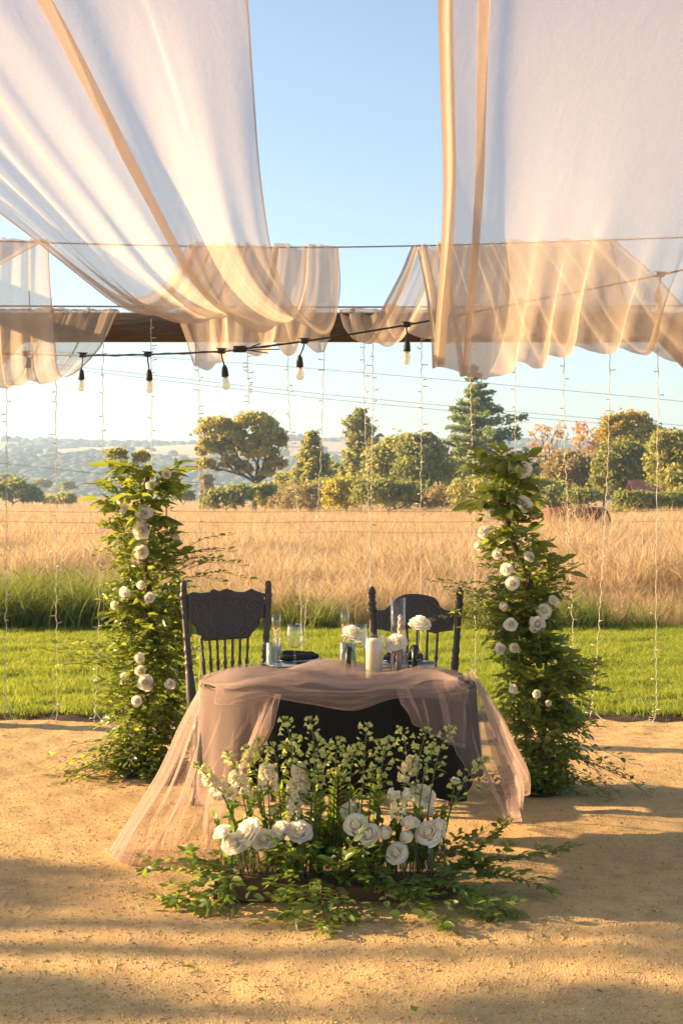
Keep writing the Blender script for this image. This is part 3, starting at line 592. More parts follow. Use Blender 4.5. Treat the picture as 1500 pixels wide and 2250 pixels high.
# ------------------------------------------------------------------ cloth
def loft(rails, nv):
    return np.stack([smooth_path(r, nv) for r in rails])             # (R, nv, 3)
def eval_u(L, u):
    """L (R,nv,3); u (nu,nv) -> points, Catmull-Rom across the rails"""
    R, nv, _ = L.shape; Lp = np.concatenate([2*L[:1]-L[1:2], L, 2*L[-1:]-L[-2:-1]], 0)
    t = np.clip(u, -.04, 1.04)*(R-1); i = np.clip(np.floor(t).astype(int), 0, R-2); f = (t-i)[..., None]; J = np.arange(nv)[None, :]
    a, b, c, d = Lp[i, J], Lp[i+1, J], Lp[i+2, J], Lp[i+3, J]
    if R == 2: return b+(c-b)*f
    return .5*((2*b)+(c-a)*f+(2*a-5*b+4*c-d)*f**2+(3*b-a-3*c+d)*f**3)
def cloth_grid(rails, nu, nv, folds=(), ripples=(), envelope=None, grain=0.0, seed=0):
    """folds (u, width, overlap, height, v-envelope); ripples (count, phase, amp, v-envelope)"""
    L = loft(rails, nv); t = np.linspace(0, 1, nu)[:, None]; v = np.linspace(0, 1, nv)[None, :]
    u = t+0*v; n = 0*u
    for (c, w, A, h, env, drift) in folds:
        e = env(v); x = (t-c-drift*(v-.5))/w
        u = u-A*w*e*x*np.exp(-x*x/2); n = n+h*e*x*np.exp(-x*x/6)
    for (k, ph, amp, env, skew) in ripples:
        n = n+amp*env(v)*np.sin(6.283*k*t+ph+skew*v+1.3*np.sin(6.283*k*.37*t+ph*2))
    p = eval_u(L, u); s = eval_u(L, t+0*v)
    du = np.gradient(s, axis=0); dv = np.gradient(s, axis=1); N = np.cross(du, dv); N /= np.linalg.norm(N, axis=2)[..., None]+1e-9
    p = p+N*n[..., None]
    if grain:
        q = sines(t*60+0*v, v*60+0*t, grain, 20, seed); p = p+N*q[..., None]
    return p
def grid_to_mesh(name, p, mats, hem_u=(0, 0), hem_v=(0, 0)):
    nu, nv, _ = p.shape; I, J = np.meshgrid(np.arange(nu-1), np.arange(nv-1), indexing='ij'); a = (I*nv+J)
    mi = (I < hem_u[0]) | (I >= nu-1-hem_u[1]) | (J < hem_v[0]) | (J >= nv-1-hem_v[1])
    return np_mesh(name, p.reshape(-1, 3), np.stack([a, a+nv, a+nv+1, a+1], -1).reshape(-1, 4), mats, True, mi.ravel().astype(int))
one = lambda v: 1+0*v
def bell(c, w): return lambda v: np.exp(-((v-c)/w)**2)
def ramp_up(a, b): return lambda v: np.clip((v-a)/(b-a), 0, 1)
def W(*pts): return [Vector(p) for p in pts]
def PX(*pts): return [P(*p) for p in pts]
def build_canopies():
    mats = [M['canopy'], M['hem']]
    def blend(a, b, f): return [x.lerp(y, f) for x, y in zip(a, b)]
    # --- cloth over the left half
    L0 = W((-1.75, 3.15, 2.93), (-1.66, 3.9, 2.86), (-1.48, 4.5, 2.70), (-1.22, 5.0, 2.52), (-1.07, 5.5, 2.42), (-.96, 6.0, 2.36), (-.89, 6.4, 2.42), (-.83, 6.8, 2.58), (-.765, 7.1, 2.81))
    R0 = PX((518, -250, 3.15), (545, 0, 3.9), (555, 160, 4.3), (571, 390, 4.9), (600, 560, 5.4), (650, 665, 5.8), (720, 722, 6.2), (747, 640, 6.7), (743, 541, 7.1))
    m1 = blend(L0, R0, .33); m2 = blend(L0, R0, .67)
    for q, dz in zip(m1, (0, -.02, -.05, -.06, -.05, -.02, .0, 0, 0)): q.z += dz
    for q, dz in zip(m2, (0, -.01, -.03, -.05, -.05, -.03, -.0, 0, 0)): q.z += dz
    late = ramp_up(.05, .5)
    root = empty('sheer_cloth', (-1, WIRE_D, 0)); tag(root, 'sheer beige cloth swagged overhead on the left, narrowing towards the middle wire', 'cloth', 'sheer cloths draped over the wires')
    def part(p, hu=(2, 2), hv=(0, 0)):
        p = p-np.array([root.location.x, root.location.y, 0]); return link('drape', grid_to_mesh('drape', p, mats, hu, hv), root)
    f = [(.60, .020, 2.9, .016, one, -.03), (.40, .010, 2.4, .010, one, -.02), (.25, .014, 2.6, .014, late, .02), (.15, .010, 2.6, .012, late, .03), (.06, .016, 3.0, .016, late, .0), (.80, .006, 1.8, .006, late, 0), (.33, .008, 2.2, .010, late, 0), (.50, .007, 2.0, .008, ramp_up(.4, .7), 0)]
    rp = [(5.3, .4, .020, bell(.62, .28), 1.0), (9, 2.0, .009, bell(.66, .22), 2.0), (15, 1.0, .002, bell(.9, .15), 3.0), (2.2, 1.2, .045, bell(.5, .3), .5)]
    part(cloth_grid([L0, m1, m2, R0], 460, 90, f, rp))
    L1 = PX((415, 541, 7.1), (420, 660, 7.55), (432, 812, 8.35), (408, 750, 9.2), (388, 692, 9.62)); R1 = PX((743, 541, 7.1), (738, 670, 7.6), (712, 765, 8.3), (700, 735, 9.2), (692, 690, 9.62))
    mm = blend(L1, R1, .45); mm[2].z += .06; over = lambda r: r+[r[-1]+Vector((0, .05, .035)), r[-1]+Vector((0, .16, .03)), r[-1]+Vector((0, .19, -.12))]
    part(cloth_grid([over(L1), over(mm), over(R1)], 200, 70, [(.3, .02, 2.0, .02, bell(.2, .4), .1), (.6, .02, 2.2, .02, bell(.3, .4), -.1), (.8, .015, 2.0, .012, one, 0)], [(3.4, .3, .03, bell(.4, .35), 2), (7, 1, .007, bell(.3, .4), 4), (17, 1, .0012, bell(.05, .2), 4)]))
    # --- cloth at the far left edge
    root = empty('sheer_cloth', (-2, WIRE_D, 0)); tag(root, 'narrow sheer cloth hanging at the far left edge behind the string lights', 'cloth', 'sheer cloths draped over the wires')
    A0 = W((-2.6, 3.15, 2.95), (-2.6, 4.2, 2.8), (-2.55, 5.2, 2.45), (-2.5, 5.9, 2.35), (-2.4, 6.5, 2.5), (-2.1, 7.1, 2.84)); A1 = W((-2.0, 3.15, 2.95), (-2.0, 4.2, 2.8), (-1.9, 5.2, 2.42), (-1.85, 5.9, 2.33), (-1.75, 6.5, 2.5), (-1.46, 7.1, 2.83))
    part(cloth_grid([A0, A1], 90, 60, [(.5, .02, 2.2, .02, one, 0)], [(4, .3, .03, bell(.6, .3), 1)]))
    B0 = PX((-180, 528, 7.1), (-200, 700, 7.7), (-200, 850, 8.35), (-180, 770, 9.2), (-160, 690, 9.62)); B1 = PX((107, 527, 7.1), (114, 660, 7.6), (136, 832, 8.3), (215, 778, 9.2), (256, 691, 9.62)); bm = blend(B0, B1, .6); bm[2].z -= .015
    part(cloth_grid([over(B0), over(bm), over(B1)], 180, 70, [(.55, .02, 2.2, .02, one, .05), (.8, .014, 2.2, .012, one, 0)], [(3.1, .3, .022, bell(.4, .3), 1), (9, 1, .008, bell(.42, .25), 4), (24, 1, .003, bell(.7, .3), 4)]))
    # --- cloth over the right half
    root = empty('sheer_cloth', (1, WIRE_D, 0)); tag(root, 'wide sheer beige cloth hanging lowest on the right with upright folds', 'cloth', 'sheer cloths draped over the wires')
    C0 = PX((930, -250, 3.15), (936, 0, 3.9), (946, 200, 4.4), (956, 400, 4.95), (953, 580, 5.4), (946, 720, 5.75), (940, 822, 6.05), (938, 745, 6.5), (928, 640, 6.82), (911, 541, 7.1))
    C3 = W((1.78, 3.15, 2.95), (1.78, 3.9, 2.93), (1.77, 4.4, 2.86), (1.76, 4.95, 2.70), (1.74, 5.4, 2.52), (1.72, 5.75, 2.36), (1.69, 6.05, 2.20), (1.60, 6.5, 2.36), (1.50, 6.82, 2.60), (1.36, 7.1, 2.83))
    c1 = blend(C0, C3, .3); c2 = blend(C0, C3, .65)
    for r in (c1, c2):
        for q, dz in zip(r, (0, .0, 0, -.01, -.02, -.02, -.005, 0, 0, 0)): q.z += dz
    f = [(.045, .020, 2.8, .014, one, .01), (.125, .014, 2.9, .014, one, .02), (.012, .008, 2.2, .008, one, 0), (.21, .012, 1.2, .007, ramp_up(.35, .7), 0), (.30, .016, 1.5, .011, ramp_up(.35, .7), 0.03), (.39, .012, 2.2, .018, ramp_up(.42, .62), .05), (.47, .018, 2.1, .022, ramp_up(.38, .6), .06), (.61, .012, 1.7, .012, ramp_up(.4, .7), .06), (.70, .018, 2.1, .02, ramp_up(.4, .6), .07), (.86, .014, 1.8, .016, ramp_up(.45, .65), .05)]
    rp = [(4.3, .9, .012, bell(.66, .22), .6), (9, 2.0, .006, bell(.70, .2), 1.0), (2.3, .2, .05, bell(.55, .25), .3), (21, 1.0, .002, bell(.95, .12), 9.0)]
    part(cloth_grid([C0, c1, c2, C3], 520, 96, f, rp))
    D0 = PX((902, 541, 7.1), (868, 622, 7.6), (795, 748, 8.35), (758, 728, 9.2), (746, 689, 9.62)); D1 = PX((1342, 527, 7.1), (1370, 650, 7.7), (1400, 745, 8.35), (1415, 735, 9.2), (1430, 688, 9.62)); dm = blend(D0, D1, .4); dm[2].z += .02
    part(cloth_grid([over(D0), over(dm), over(D1)], 240, 70, [(.05, .016, 2.6, .014, one, .02), (.2, .016, 2.0, .02, one, .05), (.6, .02, 2, .02, one, .05)], [(4.2, .3, .028, bell(.4, .35), 2), (11, 1, .010, bell(.35, .4), 4), (19, 1, .0015, bell(.06, .15), 8)]))
build_canopies()

# ------------------------------------------------------------------ lights on cables
def build_string_light():
    pts = [(-120, 775, 8.6), (55, 778, 8.5), (182, 781, 8.2), (325, 779, 7.8), (487, 772, 7.45), (540, 766, 7.4), (668, 750, 7.35), (893, 714, 7.3), (1147, 665, 7.3), (1450, 604, 7.3), (1640, 560, 7.3)]
    root = empty('string_light', P(325, 779, 7.8)); tag(root, 'black outdoor string light cable with eight clear hanging bulbs', 'string light')
    o = root.location; path = smooth_path([P(*p)-o for p in pts], 120); b = MB(); b.tube(path, .0052, 7)
    b.tube([q+np.array([0, .004, .005*math.sin(i*1.1)]) for i, q in enumerate(path[20:70])], .0035, 5); b.obj('cable', M['rubber'], root)
    prof = [(.001, 0), (.010, 0), (.012, -.012), (.016, -.020), (.0175, -.035), (.0195, -.05), (.0205, -.068), (.0215, -.088), (.021, -.095), (.001, -.0955)]
    bulb = [(.0125, -.0945), (.0135, -.102), (.018, -.116), (.0222, -.134), (.0225, -.145), (.019, -.160), (.012, -.169), (.004, -.1725), (.0005, -.173)]
    prof = [(r, z*.72) for r, z in prof]; bulb = [(r*1.08, z+.0267) for r, z in bulb]
    sm = MB().lathe(prof, 16).mesh('socket', M['rubber']); bmesh_ = MB().lathe(bulb, 18).mesh('bulb', M['bulb_glass'])
    fm = MB(); fm.tube([(-.006, 0, -.10), (-.008, 0, -.128), (0, 0, -.140), (.008, 0, -.128), (.006, 0, -.10)], .0012, 5, cap=True); fm.lathe([(.011, -.0955), (.011, -.103), (.004, -.104)], 12); fm.v = [(x, y, z+.0267) for x, y, z in fm.v]; fm = fm.mesh('filament', M['brass'])
    for i, k in enumerate((1, 2, 3, 4, 6, 7, 8, 9)):
        a = P(*pts[k])-o; r = random.Random(i+4); drop = r.uniform(.068, .085) if i else .02; sw = (.030, -.012, .010, .022, -.034, .004, .02, -.02)[i]
        end = a+Vector((sw*.7, r.uniform(-.01, .01), -drop)); c = MB(); c.box((a.x, a.y, a.z+.001), (.042, .018, .026), 0, .005)
        c.tube(smooth_path([a+Vector((0, 0, -.01)), a+Vector((sw*.15, 0, -drop*.5)), end+Vector((0, 0, -.002))], 8), .0042, 6); c.tube([a+Vector((-.03, 0, .016)), a+Vector((.03, 0, .014))], .003, 5)
        c.obj('drop_lead', M['rubber'], root)
        s = link('socket', sm, root, end, (r.uniform(-.06, .06), -sw*4, r.uniform(0, 6)), .88); link('bulb', bmesh_, s); link('filament', fm, s)
    a = P(526, 767, 7.4)-o; c = MB(); c.box(a, (.075, .03, .034), 0, .007); c.tube([a+Vector((.03, 0, 0)), a+Vector((.11, -.01, .028))], .003, 5); c.tube([a+Vector((.03, 0, -.004)), a+Vector((.15, -.01, -.022))], .003, 5); c.tube([a+Vector((.02, 0, -.006)), a+Vector((.21, -.01, -.002))], .0028, 5)
    c.obj('plug', M['rubber'], root)
build_string_light()
def build_fairy_lights():
    data = [([(15, 700), (15, 1100), (12, 1585)], 'leftmost'), ([(124, 700), (124, 1200), (126, 1590)], 0), ([(227, 700), (225, 1000), (216, 1400), (208, 1592)], 0), ([(332, 700), (333, 960), (330, 1590)], 0),
            ([(437, 700), (437, 1100), (440, 1588)], 0), ([(542, 700), (544, 800), (547, 888)], 'short'), ([(632, 700), (634, 880), (645, 1050), (655, 1150), (668, 1585)], 0), ([(714, 700), (708, 900), (700, 1080), (680, 1260), (668, 1400), (660, 1580)], 0),
            ([(799, 700), (800, 850), (806, 1050), (813, 1200), (812, 1588)], 0), ([(819, 700), (818, 900), (816, 1060), (814, 1590)], 0), ([(924, 700), (926, 900), (924, 1100), (922, 1588)], 0), ([(1032, 700), (1034, 900), (1040, 1085), (1046, 1590)], 0),
            ([(1131, 700), (1131, 1000), (1134, 1590)], 0), ([(1237, 700), (1240, 980), (1248, 1150), (1258, 1400), (1262, 1590)], 0), ([(1339, 700), (1336, 980), (1322, 1250), (1310, 1440), (1296, 1580)], 0), ([(1444, 700), (1443, 1000), (1440, 1400), (1441, 1550), (1432, 1598)], 'rightmost')]
    N = len(data)
    for i, (pp, sp) in enumerate(data):
        r = random.Random(100+i); d = BEAM_D-.09; raw = [P(x, y, d) for x, y in pp]
        for q in raw: q.z = max(q.z, .012)
        root = empty('fairy_light_strand', (raw[0].x, d, 0))
        where = {'leftmost': 'leftmost of the hanging fairy light strands', 'short': 'short fairy light strand ending in mid air beside the oak', 'rightmost': 'rightmost of the hanging fairy light strands'}.get(sp) or '%s fairy light strand from the left hanging off the beam' % ORD[i+1]
        tag(root, 'white wire ' + where if sp != 'short' else 'white wire '+where, 'fairy lights', 'fairy light strands hanging from the beam')
        o = root.location; path = smooth_path([q-o for q in raw], 90)
        path = path+np.stack([np.array([.004*math.sin(k*1.9+i)+r.uniform(-.003, .003), r.uniform(-.003, .003), 0]) for k in range(90)]); b = MB(); b.tube(path, .0017, 5)
        b.tube(path+np.stack([np.array([.005*math.sin(k*.9), .004*math.cos(k*.9), 0]) for k in range(90)]), .0012, 4)
        if sp != 'short':
            e = Vector(path[-1]); s = -1 if i % 2 else 1
            b.tube(smooth_path([path[-6], e+Vector((s*.05, -.02, .02)), e+Vector((s*.09, -.07, -.005))], 8), .0026, 5)
        b.obj('wire', M['white_plastic'], root); m = MB(); k = r.randint(1, 4)
        while k < 88:
            s = r.choice((-1, 1)); q = Vector(path[k]); e = q+Vector((s*r.uniform(.022, .04), r.uniform(-.02, .01), r.uniform(-.004, .012)))
            m.tube([q, q.lerp(e, .4), e], [.002, .003, .0034], 5); k += r.randint(2, 6) if len(path) else 1
        o2 = m.obj('mini_bulbs', M['white_plastic'], root); o2['kind'] = 'stuff'
build_fairy_lights()
# ------------------------------------------------------------------ table, cloth, tulle
TC = Vector((-.012, 6.28, 0)); TA, TB, TZ = .595, .50, .745
def rim(a, k=1.0):
    e = 2/2.7; c, s = math.cos(a), math.sin(a)
    return math.copysign(abs(c)**e, c)*TA*k, math.copysign(abs(s)**e, s)*TB*k
def cloth_corner(a): return max(0, math.cos(4*(a-math.pi/4)))**1.5
def cloth_flare(a, f):
    fl = f**1.2; return .016*fl*math.sin(a*13+.9*math.sin(a*3))+.010*fl*math.sin(a*23+1)+.035*fl*cloth_corner(a)+.012*fl
def build_table():
    t = empty('table', TC); tag(t, 'small rounded table hidden under a black cloth', 'table')
    n = 48; out = [rim(2*math.pi*i/n, .985) for i in range(n)]; b = MB()
    V = [(x, y, z) for z in (TZ-.04, TZ-.004) for x, y in out]; b.add(V, [(k, (k+1) % n, n+(k+1) % n, n+k) for k in range(n)]+[tuple(range(n-1, -1, -1)), tuple(n+k for k in range(n))]); b.obj('tabletop', M['plank'], t, False)
    MB().lathe([(.05, .05), (.045, .3), (.06, .55), (.1, TZ-.042)], 20).obj('pedestal', M['chair'], t)
    for k in range(4):
        a = k*math.pi/2+.78; MB().tube([(0, 0, .1), (.14*math.cos(a), .14*math.sin(a), .09), (.26*math.cos(a), .26*math.sin(a), .02)], [.035, .03, .022], 8).obj('foot', M['chair'], t)
    # black cloth
    nu, rows = 260, 34; V = []; F = []
    top = [.0, .25, .5, .75, .93]
    for k in top:
        for i in range(nu):
            x, y = rim(2*math.pi*i/nu, max(k, .001)); V.append((x, y, TZ+.002))
    for j in range(rows):
        f = (j+1)/rows
        for i in range(nu):
            a = 2*math.pi*i/nu; corner = max(0, math.cos(4*(a-math.pi/4)))**1.5
            left = max(0, -math.cos(a)); front = max(0, -math.sin(a))
            drop = .38+.05*corner+.03*front-.11*left*(1-corner)*.9
            z = TZ+.002-drop*f; r = 1+.0*f
            if f < .06: r = .93+.07*(f/.06)**.5
            pl = cloth_flare(a, f)
            x, y = rim(a, r+.012); q = math.hypot(x, y); V.append((x*(1+pl/q), y*(1+pl/q), z))
    R = len(top)+rows
    F = [(j*nu+i, j*nu+(i+1) % nu, (j+1)*nu+(i+1) % nu, (j+1)*nu+i) for j in range(R-1) for i in range(nu)]
    o = link('tablecloth', np_mesh('tablecloth', V, F, M['black_cloth']), None, TC); tag(o, 'black satin tablecloth hanging in soft folds to the knee', 'tablecloth')
build_table()
def build_tulle():
    root = empty('tulle_overlay', (TC.x, TC.y, 0)); tag(root, 'mauve tulle overlay heaped along the table and trailing to the ground', 'tulle')
    mats = [M['tulle'], M['tulle_hem']]; off = np.array([TC.x, TC.y, 0])
    AN = np.linspace(-math.pi, math.pi, 721)
    def outside(p):
        x, y, z = p[..., 0]-TC.x, p[..., 1]-TC.y, p[..., 2]; e = 2/2.7
        ang = np.arctan2(np.sign(y)*np.abs(y/TB)**(1/e), np.sign(x)*np.abs(x/TA)**(1/e)); r = np.hypot(x, y)+1e-6; f = np.clip((TZ-z)/.5, 0, 1)
        base = np.array([math.hypot(*rim(a, 1.012)) for a in AN]); fl = np.array([cloth_flare(a, 1.0) for a in AN])
        need = np.interp(ang, AN, base)+np.maximum(np.interp(ang, AN, fl), 0)*f**1.2+.010; k = np.where((z < TZ-.004), np.maximum(1, need/r), 1.0)
        k = np.where(z < .25, 1+(k-1)*np.clip(z/.25, 0, 1), k); q = p.copy(); q[..., 0] = TC.x+x*k; q[..., 1] = TC.y+y*k; return q
    def part(name, p, hu=(1, 1), hv=(0, 1)):
        p = outside(p); return link(name, grid_to_mesh(name, p-off, mats, hu, hv), root)
    zz = 1.55
    rails = [PX((462, 1474, 6.60), (420, 1560, 6.55), (365, 1680, 6.42), (300, 1785, 6.30), (243, 1866, 6.22)), PX((452, 1488, 6.42), (416, 1590, 6.32), (370, 1710, 6.2), (312, 1815, 6.08), (272, 1900, 5.99)),
             PX((480, 1500, 6.2), (452, 1615, 6.15), (415, 1730, 6.05), (375, 1820, 6.0), (345, 1893, 6.02)), PX((530, 1514, 6.0), (512, 1620, 5.98), (482, 1730, 5.95), (455, 1815, 5.95), (430, 1885, 6.08)), PX((600, 1528, 5.80), (578, 1610, 5.74), (545, 1690, 5.76), (515, 1780, 5.85), (520, 1880, 6.10))]
    grow = ramp_up(.0, .35)
    part('side_fall', cloth_grid(rails, 260, 70, [(.18, .018, 2.0, .012, grow, .0), (.42, .02, 2.4, .012, grow, .1), (.62, .018, 2.2, .012, grow, .05), (.85, .02, 2.4, .012, grow, 0)], [(7, .5, .022, grow, .6), (17, 1.2, .011, grow, 1.4), (34, .2, .005, grow, 2), (3, 1, .03, ramp_up(.2, 1), 0)]), (1, 1), (0, 2))
    rails = [PX((500, 1502, 6.12), (488, 1570, 6.1), (462, 1660, 6.15), (428, 1752, 6.2)), PX((560, 1516, 5.88), (545, 1590, 5.86), (512, 1670, 5.95), (462, 1764, 6.05)), PX((618, 1526, 5.76), (590, 1590, 5.70), (556, 1670, 5.80), (498, 1766, 5.95))]
    part('front_fall', cloth_grid(rails, 180, 50, [(.3, .03, 2.4, .012, grow, 0), (.55, .03, 2.2, .012, grow, 0), (.8, .03, 2.4, .012, grow, 0)], [(6, .2, .018, grow, 1), (14, .9, .009, grow, 2)]), (1, 2), (0, 2))
    # heaped over the table top, slipping over the front edge
    xs = [-.60, -.46, -.3, -.12, .06, .22, .38, .54]; r_ = []
    for k, (y0, h) in enumerate(((6.62, .006), (6.45, .02), (6.22, .035), (6.0, .045), (5.86, .05), (5.775, .03), (5.75, -.01))):
        row = []
        for j, x in enumerate(xs):
            edge = TB*(1-min(1, abs(x)/(TA*1.02))**2.7)**(1/2.7) if abs(x) < TA else 0; yb = TC.y+(y0-TC.y)/.53*max(edge, .16)*1.02
            hump = h*(.7+.6*math.sin(j*1.9+k*.8))*max(0, 1-(abs(x)/TA)**3); zt = TZ+.010+max(0, hump)
            if k == 6: zt = TZ-.040-.030*math.sin(j*1.9+.6)
            row.append(Vector((x+TC.x, yb, zt)))
        r_.append(row)
    def clampz(p):
        inside = (np.abs((p[..., 0]-TC.x)/TA)**2.7+np.abs((p[..., 1]-TC.y)/TB)**2.7) < 1.0
        p[..., 2] = np.where(inside, np.maximum(p[..., 2], TZ+.0055), p[..., 2]); return p
    mid = lambda v: np.clip(1.15-(np.abs(v-.5)/.5)**2.5*1.1, 0, 1)
    p = cloth_grid(r_, 170, 150, [(.30, .024, 2.6, .024, mid, .15), (.46, .026, 3.0, .030, mid, -.2), (.60, .024, 2.8, .026, mid, .14), (.74, .024, 2.8, .022, mid, -.14), (.86, .018, 2.4, .016, mid, .08)],
                   [(4, .3, .018, bell(.45, .3), 3.5), (9, 1.1, .012, bell(.4, .3), -6), (19, .4, .005, mid, 9)], grain=.004, seed=71)
    part('top_swag', clampz(p), (0, 2), (0, 0))
    rails = [PX((868, 1512, 5.78), (886, 1550, 5.715), (903, 1588, 5.72)), PX((905, 1506, 5.80), (925, 1555, 5.72), (938, 1610, 5.72)), PX((950, 1498, 5.87), (968, 1560, 5.80), (980, 1630, 5.80)), PX((1005, 1488, 6.02), (1020, 1560, 5.93), (1018, 1645, 5.90))]
    part('front_flap', cloth_grid(rails, 120, 40, [(.25, .03, 2.0, .012, one, .05), (.7, .03, 2.0, .012, one, 0)], [(5, .2, .014, grow, 1), (11, .4, .007, grow, 2)]), (2, 2), (0, 2))
    rails = [PX((975, 1494, 5.92), (990, 1570, 5.84), (1020, 1670, 5.86), (1078, 1765, 6.2), (1118, 1806, 6.5)), PX((1022, 1478, 6.25), (1060, 1560, 6.25), (1090, 1655, 6.35), (1118, 1745, 6.55), (1130, 1803, 6.75)), PX((1036, 1470, 6.5), (1076, 1560, 6.55), (1108, 1640, 6.65), (1140, 1712, 6.8), (1142, 1765, 6.92)), PX((1030, 1466, 6.72), (1078, 1550, 6.82), (1115, 1620, 6.9), (1150, 1678, 7.0), (1157, 1694, 7.05))]
    part('side_fall', cloth_grid(rails, 200, 60, [(.3, .02, 2.4, .012, grow, .1), (.55, .02, 2.4, .012, grow, 0), (.8, .018, 2.2, .012, grow, 0)], [(6, .5, .02, grow, .6), (15, 1.2, .010, grow, 1.4)]), (1, 1), (0, 2))
build_tulle()

# ------------------------------------------------------------------ chairs
def turned(zs, base, rings):
    out = []
    for z in zs:
        r = base(z)
        for c, w, k in rings: r *= 1+k*math.exp(-((z-c)/w)**2)
        out.append(r)
    return out
def build_chair(loc, rz, label, outline, lower, top_z, hw, nsp, acorn, ornament):
    c = empty('carved_chair', loc, rz); tag(c, label, 'chair', 'carved dark chairs behind the table'); m = M['chair']
    rec = lambda z: .02+.17*max(0, z-.45)
    for s in (-1, 1):
        zs = np.concatenate([np.linspace(0, .45, 14), np.linspace(.46, top_z-.045, 60)])
        rr = turned(zs, lambda z: .0175+.006*math.exp(-((z-.5)/.08)**2)+(.004 if .38 < z < .62 else 0), [(.66, .008, .45), (.69, .006, .35), (.73, .012, .25), (.64, .005, .3), (.80, .006, .25), (.12, .01, .3), (.3, .03, .2), (top_z-.07, .008, .45), (top_z-.10, .006, .35), (top_z-.13, .006, .3)])
        path = [(s*(hw-.028+.05*min(1, max(0, z-.3)/.7)), rec(z)+.07*max(0, .45-z), z) for z in zs]
        st = MB().tube(path, rr, 14).obj('back_post', m, c)
        tp = path[-1]; f = MB().lathe([(.010, -.004), (.019, .004), (.021, .010), (.017, .016), (.020, .024), (.022, .034), (.018, .048), (.010, .060), (.003, .067), (.0005, .068)] if acorn else [(.017, -.004), (.019, .006), (.017, .018), (.0185, .028), (.016, .045), (.010, .052), (.0005, .054)], 16).obj('finial', m, st, loc=tp)
    MB().prism(outline, rec, .026, 0, .006).obj('carved_panel', m, c, False)
    pan = c.children[-1]
    for curve, r in ornament: MB().tube(smooth_path([(x, rec(z)-.0135, z) for x, z in curve], max(12, 6*len(curve))), r, 6).obj('carving', m, pan)
    zb = lower[0]; n0, n1 = lower[1], lower[2]
    for i in range(nsp):
        f = i/(nsp-1); x0 = n0+(n1-n0)*f; x1 = x0*.82; zs = np.linspace(.475, zb+.02, 26); h = zb-.455
        rr = turned(zs, lambda z: .0065+.0035*math.exp(-((z-.46-h*.35)/(h*.22))**2), [(.46+h*.6, .006, .6), (.46+h*.66, .005, .5), (.46+h*.85, .005, .5), (.46+h*.12, .006, .5)])
        MB().tube([(x1+(x0-x1)*((z-.47)/(zb-.45)), rec(z), z) for z in zs], rr, 8).obj('spindle', m, c)
    if lower[3]: MB().prism([(-hw+.03, .50), (-hw+.03, .57), (-.1, .585), (.1, .585), (hw-.03, .57), (hw-.03, .50)], rec, .024, 0, .004).obj('lower_rail', m, c, False)
    # seat
    pts = [(-.19, .03), (.19, .03), (.215, -.12), (.225, -.28), (.19, -.38), (.10, -.41), (-.10, -.41), (-.19, -.38), (-.225, -.28), (-.215, -.12)]; p = smooth_path([(x, y, 0) for x, y in pts+pts[:1]], 41)[:-1]; n = len(p); b = MB(); V = []
    for z, k in ((.43, .96), (.438, 1), (.462, 1), (.472, .97)): V += [(x*k, -.19+(y+.19)*k, z) for x, y, _ in p]
    b.add(V, [(i*n+k, i*n+(k+1) % n, (i+1)*n+(k+1) % n, (i+1)*n+k) for i in range(3) for k in range(n)]+[tuple(range(n-1, -1, -1)), tuple(3*n+k for k in range(n))]); b.obj('seat', m, c)
    for s in (-1, 1):
        zs = np.linspace(.0, .432, 34); rr = turned(zs, lambda z: .0135+.014*z/.43, [(.38, .01, .25), (.33, .05, .25), (.27, .008, .4), (.10, .008, .3), (.015, .012, .4)])
        MB().tube([(s*(.17+.018*(1-z/.43)+.012*math.exp(-((z-.02)/.05)**2)), -.34-.02*(1-z/.43), z) for z in zs], rr, 12).obj('front_leg', m, c)
        zs = np.linspace(-.35, .055, 20); MB().tube([(s*.178, y, .19) for y in zs], turned(zs, lambda y: .008, [(-.15, .06, .6), (-.22, .008, .5), (-.08, .008, .5)]), 8).obj('stretcher', m, c)
    xs = np.linspace(-.175, .175, 24); MB().tube([(x, -.345, .25) for x in xs], turned(xs, lambda x: .009, [(0, .06, .6), (-.1, .008, .5), (.1, .008, .5)]), 8).obj('stretcher', m, c)
